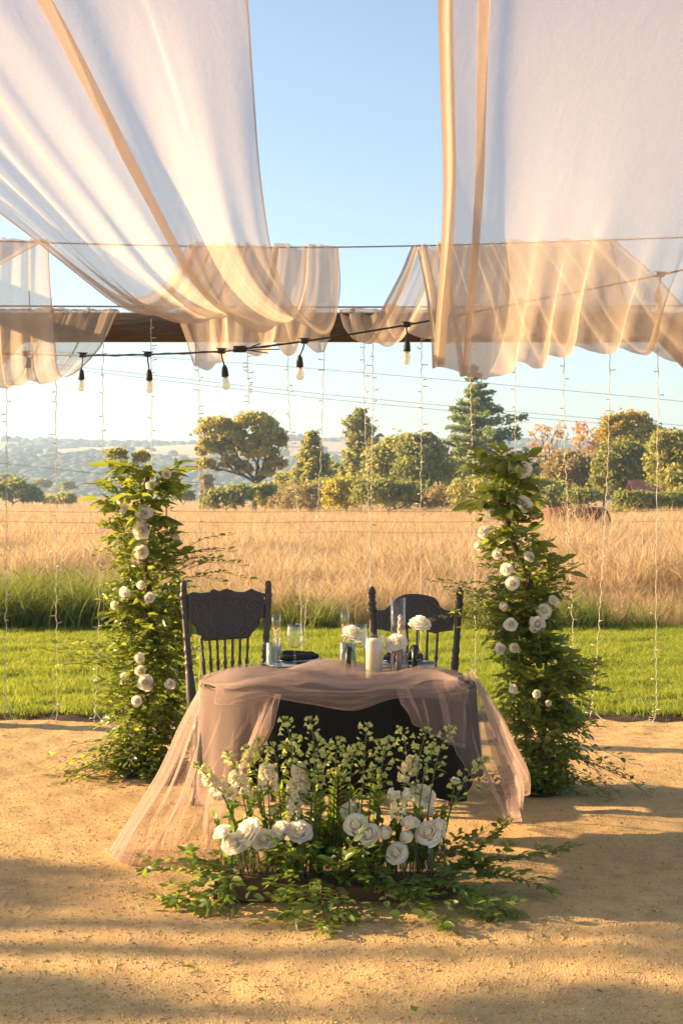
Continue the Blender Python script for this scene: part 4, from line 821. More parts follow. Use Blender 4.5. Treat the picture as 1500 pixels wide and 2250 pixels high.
def build_chairs():
    k = .001135; cv = lambda pts, cx, z0, kk: [((x-cx)*kk, z0-kk*y) for x, y in pts]
    left = [(80, 128), (92, 116), (110, 110), (150, 114), (185, 110), (196, 99), (210, 97), (235, 107), (252, 98), (268, 95), (285, 100), (310, 110), (350, 112), (372, 102), (388, 96), (404, 106), (422, 112), (444, 120), (446, 232), (425, 238), (414, 250), (412, 272), (398, 290), (384, 304), (374, 322), (350, 328), (250, 333), (158, 337), (146, 318), (138, 306), (126, 300), (120, 270), (104, 254), (90, 250)]
    o = cv(left, 265, 1.1609, k)
    arc = lambda cx, cz, r, a0, a1, n=9, sh=1.0: [(cx+r*(1-(1-sh)*i/(n-1))*math.cos(a0+(a1-a0)*i/(n-1)), cz+r*(1-(1-sh)*i/(n-1))*math.sin(a0+(a1-a0)*i/(n-1))) for i in range(n)]
    orn = [(arc(0, .895, .085, 0, 6.283, 17), .0055), ([(-.19, .84), (-.185, .98), (-.10, 1.0), (0, 1.02), (.10, 1.0), (.185, .98), (.19, .9)], .004)]
    for s in (-1, 1): orn += [(arc(s*.135, .955, .035, 0, s*9, 16, .2), .006), (arc(s*.10, .985, .026, 3, 3-s*8, 14, .2), .0055), (arc(s*.05, .985, .03, 1, 1+s*7, 14, .25), .0055), (arc(s*.09, .82, .030, 2, 2+s*8, 14, .25), .0055), ([(s*.02, .80), (s*.06, .81), (s*.12, .85), (s*.15, .9)], .006), ([(s*.165, .88), (s*.14, .93), (s*.10, .96)], .005)]
    build_chair((-.60, 7.52, 0), math.radians(9), 'carved charcoal chair with wavy rectangular back and seven spindles', o, (.79, -.135, .115, False), 1.085, .205, 7, False, orn)
    kk = .0011275
    right = [(945, 196), (972, 200), (992, 196), (1012, 178), (1030, 158), (1050, 138), (1078, 126), (1110, 121), (1150, 122), (1190, 128), (1225, 138), (1243, 156), (1252, 180), (1272, 194), (1300, 200), (1320, 206), (1314, 290), (1285, 294), (1255, 299), (1232, 306), (1205, 300), (1180, 288), (1150, 283), (1110, 283), (1080, 290), (1055, 300), (1020, 300), (985, 292), (948, 288)]
    o = cv(right, 1137, 1.1634, kk); orn = [(arc(0, .925, .075, 0, 6.283, 17), .0035), ([(-.17, .88), (-.13, .955), (-.07, .995), (0, 1.0), (.07, .995), (.12, .96), (.17, .88)], .004), ([(-.15, .86), (-.08, .868), (0, .86), (.08, .868), (.15, .86)], .004)]
    for s in (-1, 1): orn += [(arc(s*.12, .90, .03, 0, s*8, 15, .2), .0055), ([(s*.05, .98), (s*.10, .95), (s*.13, .92)], .004), ([(s*.15, .93), (s*.18, .91), (s*.17, .87)], .004)]
    build_chair((.385, 7.50, 0), math.radians(-6), 'carved charcoal chair with arched humped back and acorn finials', o, (.84, -.10, .12, True), 1.045, .212, 5, True, orn)
build_chairs()

# ------------------------------------------------------------------ flowers used everywhere
def petal_patch(th, R, ztop, spread, close, curl, seed, nu=6, nv=7):
    """one cupped petal from the rose base up to ztop; close draws the tip inwards, curl rolls the rim outwards"""
    r = random.Random(seed); V = []; ph = r.uniform(0, 6)
    for j in range(nv+1):
        t = j/nv; w = spread*(.25+.75*math.sin(math.pi*min(.62, t*.66)))
        rad = .03+(R-.03)*math.sin(t*math.pi/2)**.7; rad *= 1-close*t**3; c = max(0, t-.68)/.32
        rad += curl*.10*c**1.5; z = -.30+(ztop+.30)*(t**1.05)-curl*.10*c*c
        for i in range(nu+1):
            a = (i/nu-.5)*2; drop = .16*abs(a)**2.6*t*(ztop+.3)*.8
            rr = rad*(1+.05*math.sin(a*2.5+ph)*t*t); V.append((rr*math.cos(th+a*w), rr*math.sin(th+a*w), z-drop+.014*math.sin(a*4+ph)*t*t))
    F = [(j*(nu+1)+i, j*(nu+1)+i+1, (j+1)*(nu+1)+i+1, (j+1)*(nu+1)+i) for j in range(nv) for i in range(nu)]
    return V, F
def rose_mesh(name, op, seed, mats):
    """diameter about 1, opening along +Z; op 0 tight .. 1 full"""
    r = random.Random(seed); b = MB(); k = 0
    for layer, (n, R, zt, sp, cl, cu) in enumerate(((3, .075, .30, 1.5, .55, .0), (4, .13, .30, 1.15, .35, .1), (5, .20, .285, 1.0, .22, .35), (5, .275, .25, .92, .10, .6), (6, .35, .19, .80, .02, .9), (6, .41, .09, .74, -.06, 1.1), (5, .45, -.04, .70, -.12, 1.2))):
        if layer >= 6 and op < .8: continue
        for i in range(n):
            th = 6.283*i/n+layer*2.4+r.uniform(-.2, .2); q = .80+.20*op
            b.add(*petal_patch(th, R*q*r.uniform(.94, 1.08), zt*(1.25-.25*op)*r.uniform(.93, 1.07)+r.uniform(-.015, .015), sp*r.uniform(.92, 1.08), cl+.12*(1-op), cu*op*r.uniform(.5, 1.4), seed*97+k)); k += 1
    for i in range(5):
        a = i*1.257; b.add([(.02*math.cos(a-.6), .02*math.sin(a-.6), -.32), (.19*math.cos(a-.24), .19*math.sin(a-.24), -.33), (.34*math.cos(a), .34*math.sin(a), -.38-.05*(i % 2)), (.19*math.cos(a+.24), .19*math.sin(a+.24), -.33)], [(0, 1, 2, 3)], 1)
    b.lathe([(.035, -.44), (.07, -.38), (.075, -.33), (.03, -.28)], 8, 1)
    return b.mesh(name, mats)
ROSES = [rose_mesh('bloom', o, i+3, [M['petal'], M['stem']]) for i, o in enumerate((1.0, .85, .6, .2))]
def leaf_mesh(name, ratio, bend, fold, mat, n=5, tip=1.0):
    V = []; F = []
    for i in range(n+1):
        t = i/n; w = ratio*.5*math.sin(math.pi*t**(.8*tip))**.85 if 0 < t < 1 else .0; y = t; z = -bend*t*t
        V += [(-w, y, z+fold*w), (0, y, z), (w, y, z+fold*w)]
    for i in range(n):
        F += [(i*3, i*3+1, i*3+4, i*3+3), (i*3+1, i*3+2, i*3+5, i*3+4)]
    return np_mesh(name, V, F, mat)
BIG = [leaf_mesh('broad_leaf', .42, .12, .35, M['big_leaf']), leaf_mesh('broad_leaf', .36, .25, .5, M['big_leaf']), leaf_mesh('broad_leaf', .40, .02, .25, M['big_leaf'])]
BR = [leaf_mesh('leaf', .50, .08, .3, M['branch_leaf'], 4), leaf_mesh('leaf', .44, .18, .4, M['branch_leaf'], 4), leaf_mesh('leaf', .54, .0, .15, M['branch_leaf'], 4)]

# ------------------------------------------------------------------ things on the table
def ongrid(px, d): return Vector(((px-CX)/F_PX*d, d, TZ+.006))
def thick(prof, th): return prof+[(max(r-th, .0004), z+(th if i == 0 else 0)) for i, (r, z) in list(enumerate(prof))[::-1]]
def stemmed(name, label, loc, bowl, base_r, stem_h, grp, extra=None):
    t = empty(name, loc); tag(t, label, 'glass', grp)
    MB().lathe([(.0005, 0), (base_r, 0), (base_r, .0015), (.010, .004), (.0045, .012), (.0035, stem_h*.5), (.0042, stem_h), (.0005, stem_h+.001)], 24).obj('stem', M['glass'], t)
    prof = [(r, z+stem_h) for r, z in bowl]; MB().lathe([(.0005, stem_h+.0012)]+prof+[(r-.0012, z) for r, z in prof[::-1]]+[(.0005, stem_h+.005)], 28).obj('bowl', M['glass'], t)
    if extra: extra(t, stem_h)
    return t
def build_tableware():
    wine = [(.012, .003), (.026, .014), (.038, .034), (.0425, .052), (.040, .075), (.036, .098), (.0335, .112)]
    flute = [(.008, .004), (.014, .02), (.019, .05), (.0215, .09), (.0215, .13), (.020, .165)]
    def sprig(t, h):
        b = MB(); r = random.Random(5)
        for i in range(9):
            e = (r.uniform(-.011, .011), r.uniform(-.011, .011), h+.03+r.uniform(.01, .07)); b.tube([(0, 0, h+.012), e], .0008, 4); b.lathe([(.0005, -.005), (.004, -.002), (.004, .003), (.0005, .006)], 6, 0, e)
        b.obj('dried_sprig', M['pink_wax'], t)
    for px, s in ((648, 'beside the black plate on the left'), (790, 'just left of the pillar candle, half hidden by a rose')):
        stemmed('wine_glass', 'clear wine glass '+s, ongrid(px, 6.58), wine, .036, .095, 'wine glasses')
    for px, d, s in ((607, 6.44, 'in front of the ribbed tumbler on the left'), (758, 6.62, 'behind the bud vase in the middle')):
        stemmed('champagne_flute', 'slim champagne flute with dried sprig '+s, ongrid(px, d), flute, .030, .10, 'champagne flutes', sprig)
    for px, s in ((602, 'behind the left champagne flute'), (763, 'behind the middle bud vase')):
        t = empty('tumbler', ongrid(px, 6.72)); tag(t, 'ribbed grey glass tumbler '+s, 'tumbler', 'ribbed tumblers'); pr = [(.0005, 0), (.034, 0)]
        for i in range(11): z = .004+i*.0092; pr += [(.0385, z+.0024), (.0385, z+.0060), (.0365, z+.0082)]
        pr += [(.0375, .106), (.0350, .106), (.0345, .01), (.0005, .008)]; MB().lathe(pr, 30).obj('tumbler_body', M['smoke_glass'], t)
    for px, d, s in ((655, 6.70, 'left chair'), (884, 6.70, 'right chair')):
        c = link('charger_plate', MB().lathe([(.0005, 0), (.11, 0), (.155, .010), (.158, .013), (.152, .0125), (.108, .004), (.0005, .004)], 48).mesh('charger_plate', M['charger']), None, ongrid(px, d)); tag(c, 'slate blue charger plate set before the '+s, 'charger', 'charger plates')
        q = link('dinner_plate', MB().lathe([(.0005, 0), (.07, 0), (.105, .016), (.108, .019), (.103, .0185), (.068, .005), (.0005, .005)], 40).mesh('dinner_plate', M['plate']), None, ongrid(px, d)+Vector((0, 0, .0135))); tag(q, 'black dinner plate on the charger before the '+s, 'plate', 'black plates')
        nb = MB()
        for j, (y, z, r, L) in enumerate(((-.02, .030, .016, .19), (.018, .030, .014, .17), (-.002, .048, .013, .15))):
            xs = np.linspace(-L/2, L/2, 20); nb.tube([(x, y+.005*math.sin(x*30+j), z+.004*math.sin(x*22+j*2)) for x in xs], [r*(.6+.4*min(1, (L/2-abs(x))/.02))*(1+.08*math.sin(x*60+j)) for x in xs], 10)
        o = link('napkin', nb.mesh('napkin', M['napkin']), None, ongrid(px, d)+Vector((0, 0, .012)), (0, 0, .1)); tag(o, 'rolled black napkin on the plate before the '+s, 'napkin', 'black napkins')
    def holder(px, d, mat, label, h=.135):
        t = empty('bud_vase', ongrid(px, d)); tag(t, label, 'vase', 'tube bud vases')
        MB().lathe([(.0005, .004), (.012, .004), (.0125, h), (.0105, h), (.0100, .012), (.0005, .010)], 18).obj('tube', mat, t)
        for k in range(6):
            a = k*1.047+.3; c, s = math.cos(a), math.sin(a)
            MB().tube(smooth_path([(c*.0125, s*.0125, h-.004), (c*.022, s*.022, h-.018), (c*.034, s*.034, h-.045), (c*.036, s*.036, h*.4), (c*.037, s*.037, .001)], 14), .0017, 6).obj('wire_leg', mat, t)
        return t
    def rose(base, head, size, kind, facing, label, grp, leaf=0):
        b = Vector(base); h = Vector(head); t = empty('rose', b); tag(t, label, 'rose', grp); f = Vector(facing).normalized(); e = h-f*size*.40-b
        MB().tube(smooth_path([(0, 0, 0), (e*.5+Vector((.006, 0, .01))), e], 12), .0028, 7).obj('stem', M['stem'], t)
        link('bloom', ROSES[kind], t, h-b, z_to(f, random.uniform(0, 6)), size)
        for q in range(leaf):
            link('leaf', random.choice(BR), t, e*random.uniform(.4, .8), y_to((random.uniform(-1, 1), random.uniform(-.8, .2), random.uniform(-.2, .5))), random.uniform(.03, .05))
        return t
    holder(765, 6.26, M['black_metal'], 'black wire-legged tube vase left of the pillar candle'); q = ongrid(765, 6.26); rose(q+Vector((0, 0, .012)), P(774, 1388, 6.26), .090, 0, (.25, -.35, 1), 'open white rose in the black vase left of the candle', 'white roses on the table')
    holder(876, 6.22, M['mauve_metal'], 'mauve wire-legged tube vase in front of the tall glass cylinder'); q = ongrid(876, 6.22); rose(q+Vector((0, 0, .012)), P(868, 1408, 6.22), .086, 0, (-.2, -.6, .8), 'white rose in the mauve vase before the tall cylinder', 'white roses on the table')
    holder(910, 6.34, M['black_metal'], 'black wire-legged tube vase nearest the right chair'); q = ongrid(910, 6.34); rose(q+Vector((0, 0, .012)), P(923, 1367, 6.34), .094, 1, (.15, -.35, 1), 'tallest white rose, in the black vase nearest the right chair', 'white roses on the table')
    def cyl(px, d, r, h, label):
        o = link('glass_cylinder', MB().lathe([(.0005, 0), (r, 0), (r, h), (r-.0015, h+.001), (r-.003, h), (r-.003, .006), (.0005, .005)], 36).mesh('glass_cylinder', M['glass']), None, ongrid(px, d)); tag(o, label, 'glass cylinder')
    cyl(821, 6.20, .042, .195, 'short glass cylinder round the ivory pillar candle'); cyl(874, 6.46, .034, .335, 'tall slim glass cylinder round the twisted pink candle')
    t = empty('pillar_candle', ongrid(821, 6.20)+Vector((0, 0, .007))); tag(t, 'thick ivory pillar candle in the short glass cylinder', 'candle')
    MB().lathe([(.0005, 0), (.034, 0), (.035, .004), (.035, .158), (.032, .166), (.016, .172), (.0005, .173)], 32).obj('wax', M['wax'], t); MB().tube([(0, 0, .170), (.001, 0, .182)], .0011, 5).obj('wick', M['napkin'], t)
    t = empty('taper_candle', ongrid(874, 6.46)+Vector((0, 0, .007))); tag(t, 'twisted pink taper candle in the tall glass cylinder', 'candle'); b = MB(); n = 90; V = []
    for j in range(n+1):
        f = j/n; z = .255*f; a0 = f*26; w = .0105*(1-.25*f) if f < .97 else .004
        for k in range(14): a = 6.283*k/14; r = w*(1+.28*math.cos(2*(a-a0))); V.append((r*math.cos(a)+.010*f, r*math.sin(a), z))
    b.add(V, [(j*14+k, j*14+(k+1) % 14, (j+1)*14+(k+1) % 14, (j+1)*14+k) for j in range(n) for k in range(14)]+[tuple(range(13, -1, -1)), tuple(n*14+k for k in range(14))]); b.obj('wax', M['pink_wax'], t); MB().tube([(.01, 0, .254), (.011, 0, .263)], .001, 5).obj('wick', M['napkin'], t)
    MB().lathe([(.0005, -.001), (.02, -.001), (.02, .012), (.013, .02), (.013, .004), (.0005, .003)], 16).obj('holder_cup', M['glass'], t)
    return rose
ROSE = build_tableware()
# ------------------------------------------------------------------ leafy columns either side of the table
def sprig_cloud(pts, dirs, nleaf, length, leaf, rng, ratio=.5):
    """many small two-sided leaves on fine sprigs, as arrays"""
    V = []; F = []; tw = []
    for p, d, L in zip(pts, dirs, length):
        p = np.array(p); d = np.array(d)/np.linalg.norm(d); side = np.cross(d, [0, 0, 1.]); side /= np.linalg.norm(side)+1e-6; up = np.cross(side, d); end = p+d*L+np.array([0, 0, -.25*L*rng.random()])
        tw.append((p, (p+end)/2+up*L*.08, end)); m = nleaf
        for i in range(m):
            t = .15+.85*(i+.5)/m; q = p+(end-p)*t+up*L*.08*4*t*(1-t); s = (-1)**i
            ld = d*rng.uniform(.3, .9)+side*s*rng.uniform(.6, 1.1)+up*rng.uniform(-.35, .45)
            if i == m-1: ld = d+side*rng.normal()*.2
            ld /= np.linalg.norm(ld); wv = np.cross(ld, up+rng.normal(size=3)*.45); wv /= np.linalg.norm(wv)+1e-6; nn = np.cross(wv, ld); l = leaf*rng.uniform(.6, 1.25); w = l*ratio*.5; b = len(V)
            V += [q, q+ld*l*.33+wv*w*.85+nn*w*.3, q+ld*l*.70+wv*w*.8+nn*w*.25, q+ld*l-nn*l*.08, q+ld*l*.70-wv*w*.8+nn*w*.25, q+ld*l*.33-wv*w*.85+nn*w*.3, q+ld*l*.35, q+ld*l*.7-nn*l*.03]
            F += [(b, b+1, b+6, b), (b, b+6, b+5, b), (b+1, b+2, b+7, b+6), (b+6, b+7, b+4, b+5), (b+2, b+3, b+7, b+2), (b+7, b+3, b+4, b+7)]
    tri = [f[:3] if f[3] == f[0] else None for f in F]; Q = []
    for f in F:
        if f[3] == f[0]: Q.append((f[0], f[1], f[2]))
        else: Q += [(f[0], f[1], f[2]), (f[0], f[2], f[3])]
    return np.array(V), np.array(Q), tw
def build_column(label, d, axis, roses, seed, big_zones, lean, group='leafy flower columns'):
    """axis: (px, py, half width px) from top to bottom"""
    rng = np.random.default_rng(seed); rr = random.Random(seed); k = d/F_PX; base = P(axis[-1][0], axis[-1][1], d); base.z = 0
    root = empty('flower_column', base); tag(root, label, 'flower column', group)
    ys = np.array([a[1] for a in axis], float); ax = lambda py: (float(np.interp(py, ys, [a[0] for a in axis])), float(np.interp(py, ys, [a[2] for a in axis])))
    st = MB(); st.tube(smooth_path([Vector((P(ax(y)[0]+(ax(y)[0]-ax(ys[-1])[0])*0, y, d).x, d, P(0, y, d).z))-base for y in np.linspace(ys[0]-8, ys[-1]-4, 9)], 40), .017, 8); st.obj('pole', M['twig'], root)
    MB().lathe([(.0005, 0), (.145, 0), (.145, .012), (.12, .020), (.03, .024), (.022, .06)], 30).obj('base_plate', M['black_metal'], root)
    for i in range(2):
        y0 = rr.uniform(ys[0]+140, ys[-1]-150); a = P(ax(y0)[0], y0, d)-base; MB().tube([a, a+Vector((rr.uniform(-.1, .1), rr.uniform(-.1, .1), rr.uniform(.2, .32)))], .007, 6).obj('branch', M['twig'], root)
    # fine sprigs
    pts, dirs, Ls = [], [], []
    for i in range(1500):
        y = rng.uniform(ys[0]+10, ys[-1]+6); f = (y-ys[0])/(ys[-1]-ys[0])
        if rng.random() > (.34 if f < .38 else .66): continue
        cx, hw = ax(y); a = rng.uniform(0, 6.283); h = hw*k; c = P(cx, y, d)-base; rad = rng.uniform(.05, .62)*h
        p = np.array([c.x+math.cos(a)*rad, math.sin(a)*rad, c.z]); dd = np.array([math.cos(a), math.sin(a), rng.uniform(-.9, 1.3)*(1-f)+rng.uniform(-1.3, .7)*f]); L = h*rng.uniform(.30, .72)
        if p[2]+dd[2]*L < .03: dd[2] = max(dd[2], (.03-p[2])/L*.9); p[2] = max(p[2], .04)
        pts.append(p); dirs.append(dd); Ls.append(L)
    for (px, py, dx, dz, L) in lean:                                   # long trailing sprays
        for q in range(9):
            c = P(px+rng.normal()*16, py+rng.normal()*20, d)-base; pts.append(np.array([c.x, rng.normal()*.06-.1, max(c.z, .05)])); dirs.append(np.array([dx+rng.normal()*.15, rng.normal()*.3-.1, dz+rng.normal()*.12])); Ls.append(L*rng.uniform(.6, 1.1))
    V, F, tw = sprig_cloud(pts, dirs, 11, Ls, .046, rng); V[:, 2] = np.maximum(V[:, 2], .006)
    o = link('small_leaves', np_mesh('small_leaves', V, F, M['small_leaf'], True), root); o['kind'] = 'stuff'
    tm = MB()
    for a, b, c in tw: tm.tube([a, b, c], [.0022, .0017, .001], 4, cap=False)
    o = tm.obj('twigs', M['twig'], root); o['kind'] = 'stuff'
    # broad leaves, each its own piece, on short shoots
    nl = 0; shoots = MB()
    for (y0, y1, n, size, out) in big_zones:
        for i in range(n):
            y = rng.uniform(y0, y1); cx, hw = ax(y); h = hw*k; a = rng.uniform(-2.6, -.5) if rng.random() < .62 else rng.uniform(0, 6.283); c = P(cx, y, d)-base
            p = Vector((c.x+math.cos(a)*h*.3, math.sin(a)*h*.3, c.z)); dr = Vector((math.cos(a), math.sin(a), rng.uniform(-.35, .8))).normalized(); L = h*rng.uniform(.45, .85)*out; e = p+dr*L
            shoots.tube([p, p.lerp(e, .5)+Vector((0, 0, .015)), e], [.003, .0025, .0018], 5, cap=False); m = int(rng.integers(5, 8))
            for j in range(m):
                if nl >= 298: break
                t = .25+.75*(j+1)/m; q = p.lerp(e, t); s = (-1)**j; sd = dr.cross(Vector((0, 0, 1))).normalized()
                ld = dr*rng.uniform(.4, 1)+sd*s*rng.uniform(.5, 1.0)+Vector((0, 0, rng.uniform(-.55, .35)))
                if j == m-1: ld = dr+Vector((0, 0, -.2))
                link('broad_leaf', BIG[int(rng.integers(0, 3))], root, q, y_to(ld, (rng.normal()*.4, rng.normal()*.4, 1), rng.normal()*.5), size*rng.uniform(.75, 1.2)); nl += 1
    shoots.obj('shoots', M['twig'], root)
    for i, (px, py, s) in enumerate(roses):
        cx, hw = ax(min(max(py, ys[0]), ys[-1])); off = (px-cx)/hw; front = math.sqrt(max(.05, 1-min(.97, off*off)))*hw*k*.92+.035
        dd = d-front; pos = P(px, py, dd)-base; f = Vector((off*.8+rr.uniform(-.35, .35), -1, rr.uniform(-.1, .55))); link('rose', ROSES[rr.choice((0, 0, 1, 2, 3))], root, pos, z_to(f, rr.uniform(0, 6)), s*1.68*dd/F_PX*rr.uniform(.9, 1.05))
def build_columns():
    build_column('tall leafy column with white roses left of the table', 7.92, [(330, 1030, 78), (318, 1080, 95), (302, 1150, 78), (320, 1220, 92), (328, 1300, 105), (335, 1370, 92), (330, 1450, 100), (325, 1550, 105), (318, 1640, 100), (316, 1704, 80)],
        [(330, 1068, 17), (268, 1098, 15), (314, 1128, 18), (312, 1165, 20), (386, 1182, 16), (310, 1212, 18), (312, 1286, 18), (329, 1313, 17), (272, 1303, 15), (250, 1330, 11), (308, 1474, 17), (319, 1498, 18), (375, 1502, 12), (306, 1447, 12), (300, 1540, 14), (273, 1486, 12), (366, 1042, 13), (270, 1120, 11)],
        201, [(1030, 1140, 22, .125, 1.15), (1130, 1240, 9, .10, 1.0), (1240, 1400, 12, .095, 1.0), (1400, 1560, 6, .080, .9)], [(270, 1640, -1, -.35, .42), (250, 1450, -1, .25, .34), (280, 1690, -1, -.1, .34), (400, 1240, 1, .25, .32), (330, 1690, .5, -.2, .25)])
    build_column('bent leafy column with white roses right of the table', 7.47, [(1118, 1005, 62), (1115, 1060, 88), (1108, 1140, 66), (1128, 1200, 78), (1165, 1265, 100), (1150, 1330, 84), (1152, 1400, 80), (1195, 1480, 104), (1195, 1560, 100), (1190, 1640, 94), (1186, 1738, 64)],
        [(1150, 1030, 19), (1194, 1080, 12), (1153, 1108, 18), (1175, 1130, 18), (1081, 1128, 15), (1059, 1168, 14), (1051, 1198, 15), (1090, 1219, 12), (1163, 1222, 13), (1111, 1250, 17), (1124, 1281, 18), (1106, 1332, 17), (1195, 1340, 18), (1217, 1320, 13), (1181, 1370, 19), (1121, 1371, 17), (1097, 1426, 13), (1129, 1423, 15), (1125, 1513, 10), (1178, 1525, 12), (1204, 1545, 10), (1072, 1092, 11)],
        202, [(1000, 1150, 21, .11, 1.15), (1180, 1290, 11, .095, 1.1), (1290, 1380, 5, .09, .9), (1400, 1530, 13, .10, 1.1)], [(1235, 1640, 1, -.38, .55), (1090, 1330, -1, .12, .30), (1210, 1700, .8, -.2, .34), (1240, 1480, 1, .15, .25), (1130, 1720, -.7, -.1, .25)])
build_columns()

# ------------------------------------------------------------------ flower plinth in front of the table
PD = 5.42                                                           # depth of its front face
def build_plinth():
    x0, x1 = (468-CX)/F_PX*PD, (1004-CX)/F_PX*PD; b = empty('wooden_plinth', ((x0+x1)/2, PD+.11, 0)); tag(b, 'low dark wooden plinth under the front flowers', 'plinth'); L = x1-x0
    MB().box((0, -.055, .034), (L, .108, .060), 0, .004).obj('plank', M['plank'], b, False); MB().box((.008, .056, .033), (L-.01, .108, .060), 0, .004).obj('plank', M['plank'], b, False)
build_plinth()
TOPZ = .066
def build_tubes():
    xs = [(496, 5.60), (528, 5.50), (556, 5.56), (584, 5.49), (613, 5.58), (640, 5.52), (838, 5.58), (858, 5.52), (886, 5.49), (917, 5.56), (945, 5.50), (975, 5.58)]
    mesh = MB().lathe([(.0005, 0), (.0125, 0), (.0125, .112), (.0135, .115), (.0125, .117), (.0108, .114), (.0108, .006), (.0005, .004)], 18).mesh('tube_vase', M['tube_glass'])
    for i, (px, d) in enumerate(xs):
        o = link('tube_vase', mesh, None, ((px-CX)/F_PX*d, d, TOPZ)); tag(o, '%s glass tube vase from the left on the plinth' % ORD[i+1], 'tube vase', 'glass tube vases on the plinth')
    heads = [(488, 1828, .078, 2, 496, 5.60), (540, 1826, .096, 0, 528, 5.50), (513, 1852, .078, 1, 500, 5.57), (578, 1843, .080, 1, 584, 5.49), (619, 1818, .072, 2, 613, 5.58), (613, 1834, .066, 2, 556, 5.56), (658, 1823, .086, 1, 640, 5.52), (781, 1809, .082, 1, 838, 5.58), (808, 1832, .078, 1, 858, 5.52), (846, 1831, .076, 3, 858, 5.52), (869, 1872, .078, 1, 886, 5.47),
             (901, 1808, .076, 2, 886, 5.52), (894, 1839, .074, 3, 917, 5.56), (940, 1829, .090, 0, 945, 5.48), (964, 1814, .074, 3, 975, 5.58), (930, 1746, .086, 0, 930, 5.62), (937, 1784, .066, 2, 950, 5.64), (655, 1722, .080, 1, 650, 5.62), (643, 1758, .076, 0, 640, 5.62), (768, 1778, .070, 1, 790, 5.62), (597, 1782, .050, 3, 600, 5.62), (1000, 1716, .045, 2, 960, 5.64)]
    order = sorted(range(len(heads)), key=lambda i: heads[i][0])
    for n, i in enumerate(order):
        px, py, s, kind, bx, bd = heads[i]; r = random.Random(i+31); d = 5.455-(py-1800)*.0004 if py > 1790 else bd-.06
        h = P(px, py, d); base = Vector(((bx-CX)/F_PX*bd, bd, TOPZ+.006)); up = .9 if kind in (2, 3) else .35
        ROSE(base, h, s*1.06, kind, (r.uniform(-.6, .3), -r.uniform(.3, .7), up*r.uniform(.9, 1.5)), '%s white rose from the left in the plinth flowers' % ORD[n+1], 'white roses in front of the table', 1 if r.random() < .5 else 0)
build_tubes()
def floret_mesh(name, mats, size=1.0, lobes=5, seed=0):
    r = random.Random(seed); V = []; n = lobes*2
    for j, (rad, z) in enumerate(((.10, 0), (.20, .25), (.24, .5), (.42, .78), (.56, .86))):
        for k in range(n):
            a = 6.283*k/n; q = rad*(1+(.22 if k % 2 == 0 else -.22)*(j >= 3)); V.append((q*math.cos(a), q*math.sin(a), z+(.08 if k % 2 else -.05)*(j == 4)+r.uniform(-.03, .03)))
    F = [(j*n+k, j*n+(k+1) % n, (j+1)*n+(k+1) % n, (j+1)*n+k) for j in range(4) for k in range(n)]+[tuple(range(n-1, -1, -1))]
    b = MB(); b.add(V, F, 0); return b.mesh(name, mats)
FLO = [floret_mesh('floret', M['floret'], seed=1), floret_mesh('floret', M['white_floret'], seed=2, lobes=4), floret_mesh('floret', M['floret'], seed=3, lobes=4)]
BUD = [MB().lathe([(.0005, 0), (.13, .06), (.26, .30), (.27, .52), (.16, .80), (.03, .98), (.0005, 1.0)], 8).mesh('bud', M['bud']), MB().lathe([(.0005, 0), (.12, .08), (.24, .35), (.25, .6), (.12, .92), (.0005, 1.0)], 8).mesh('bud', M['floret'])]
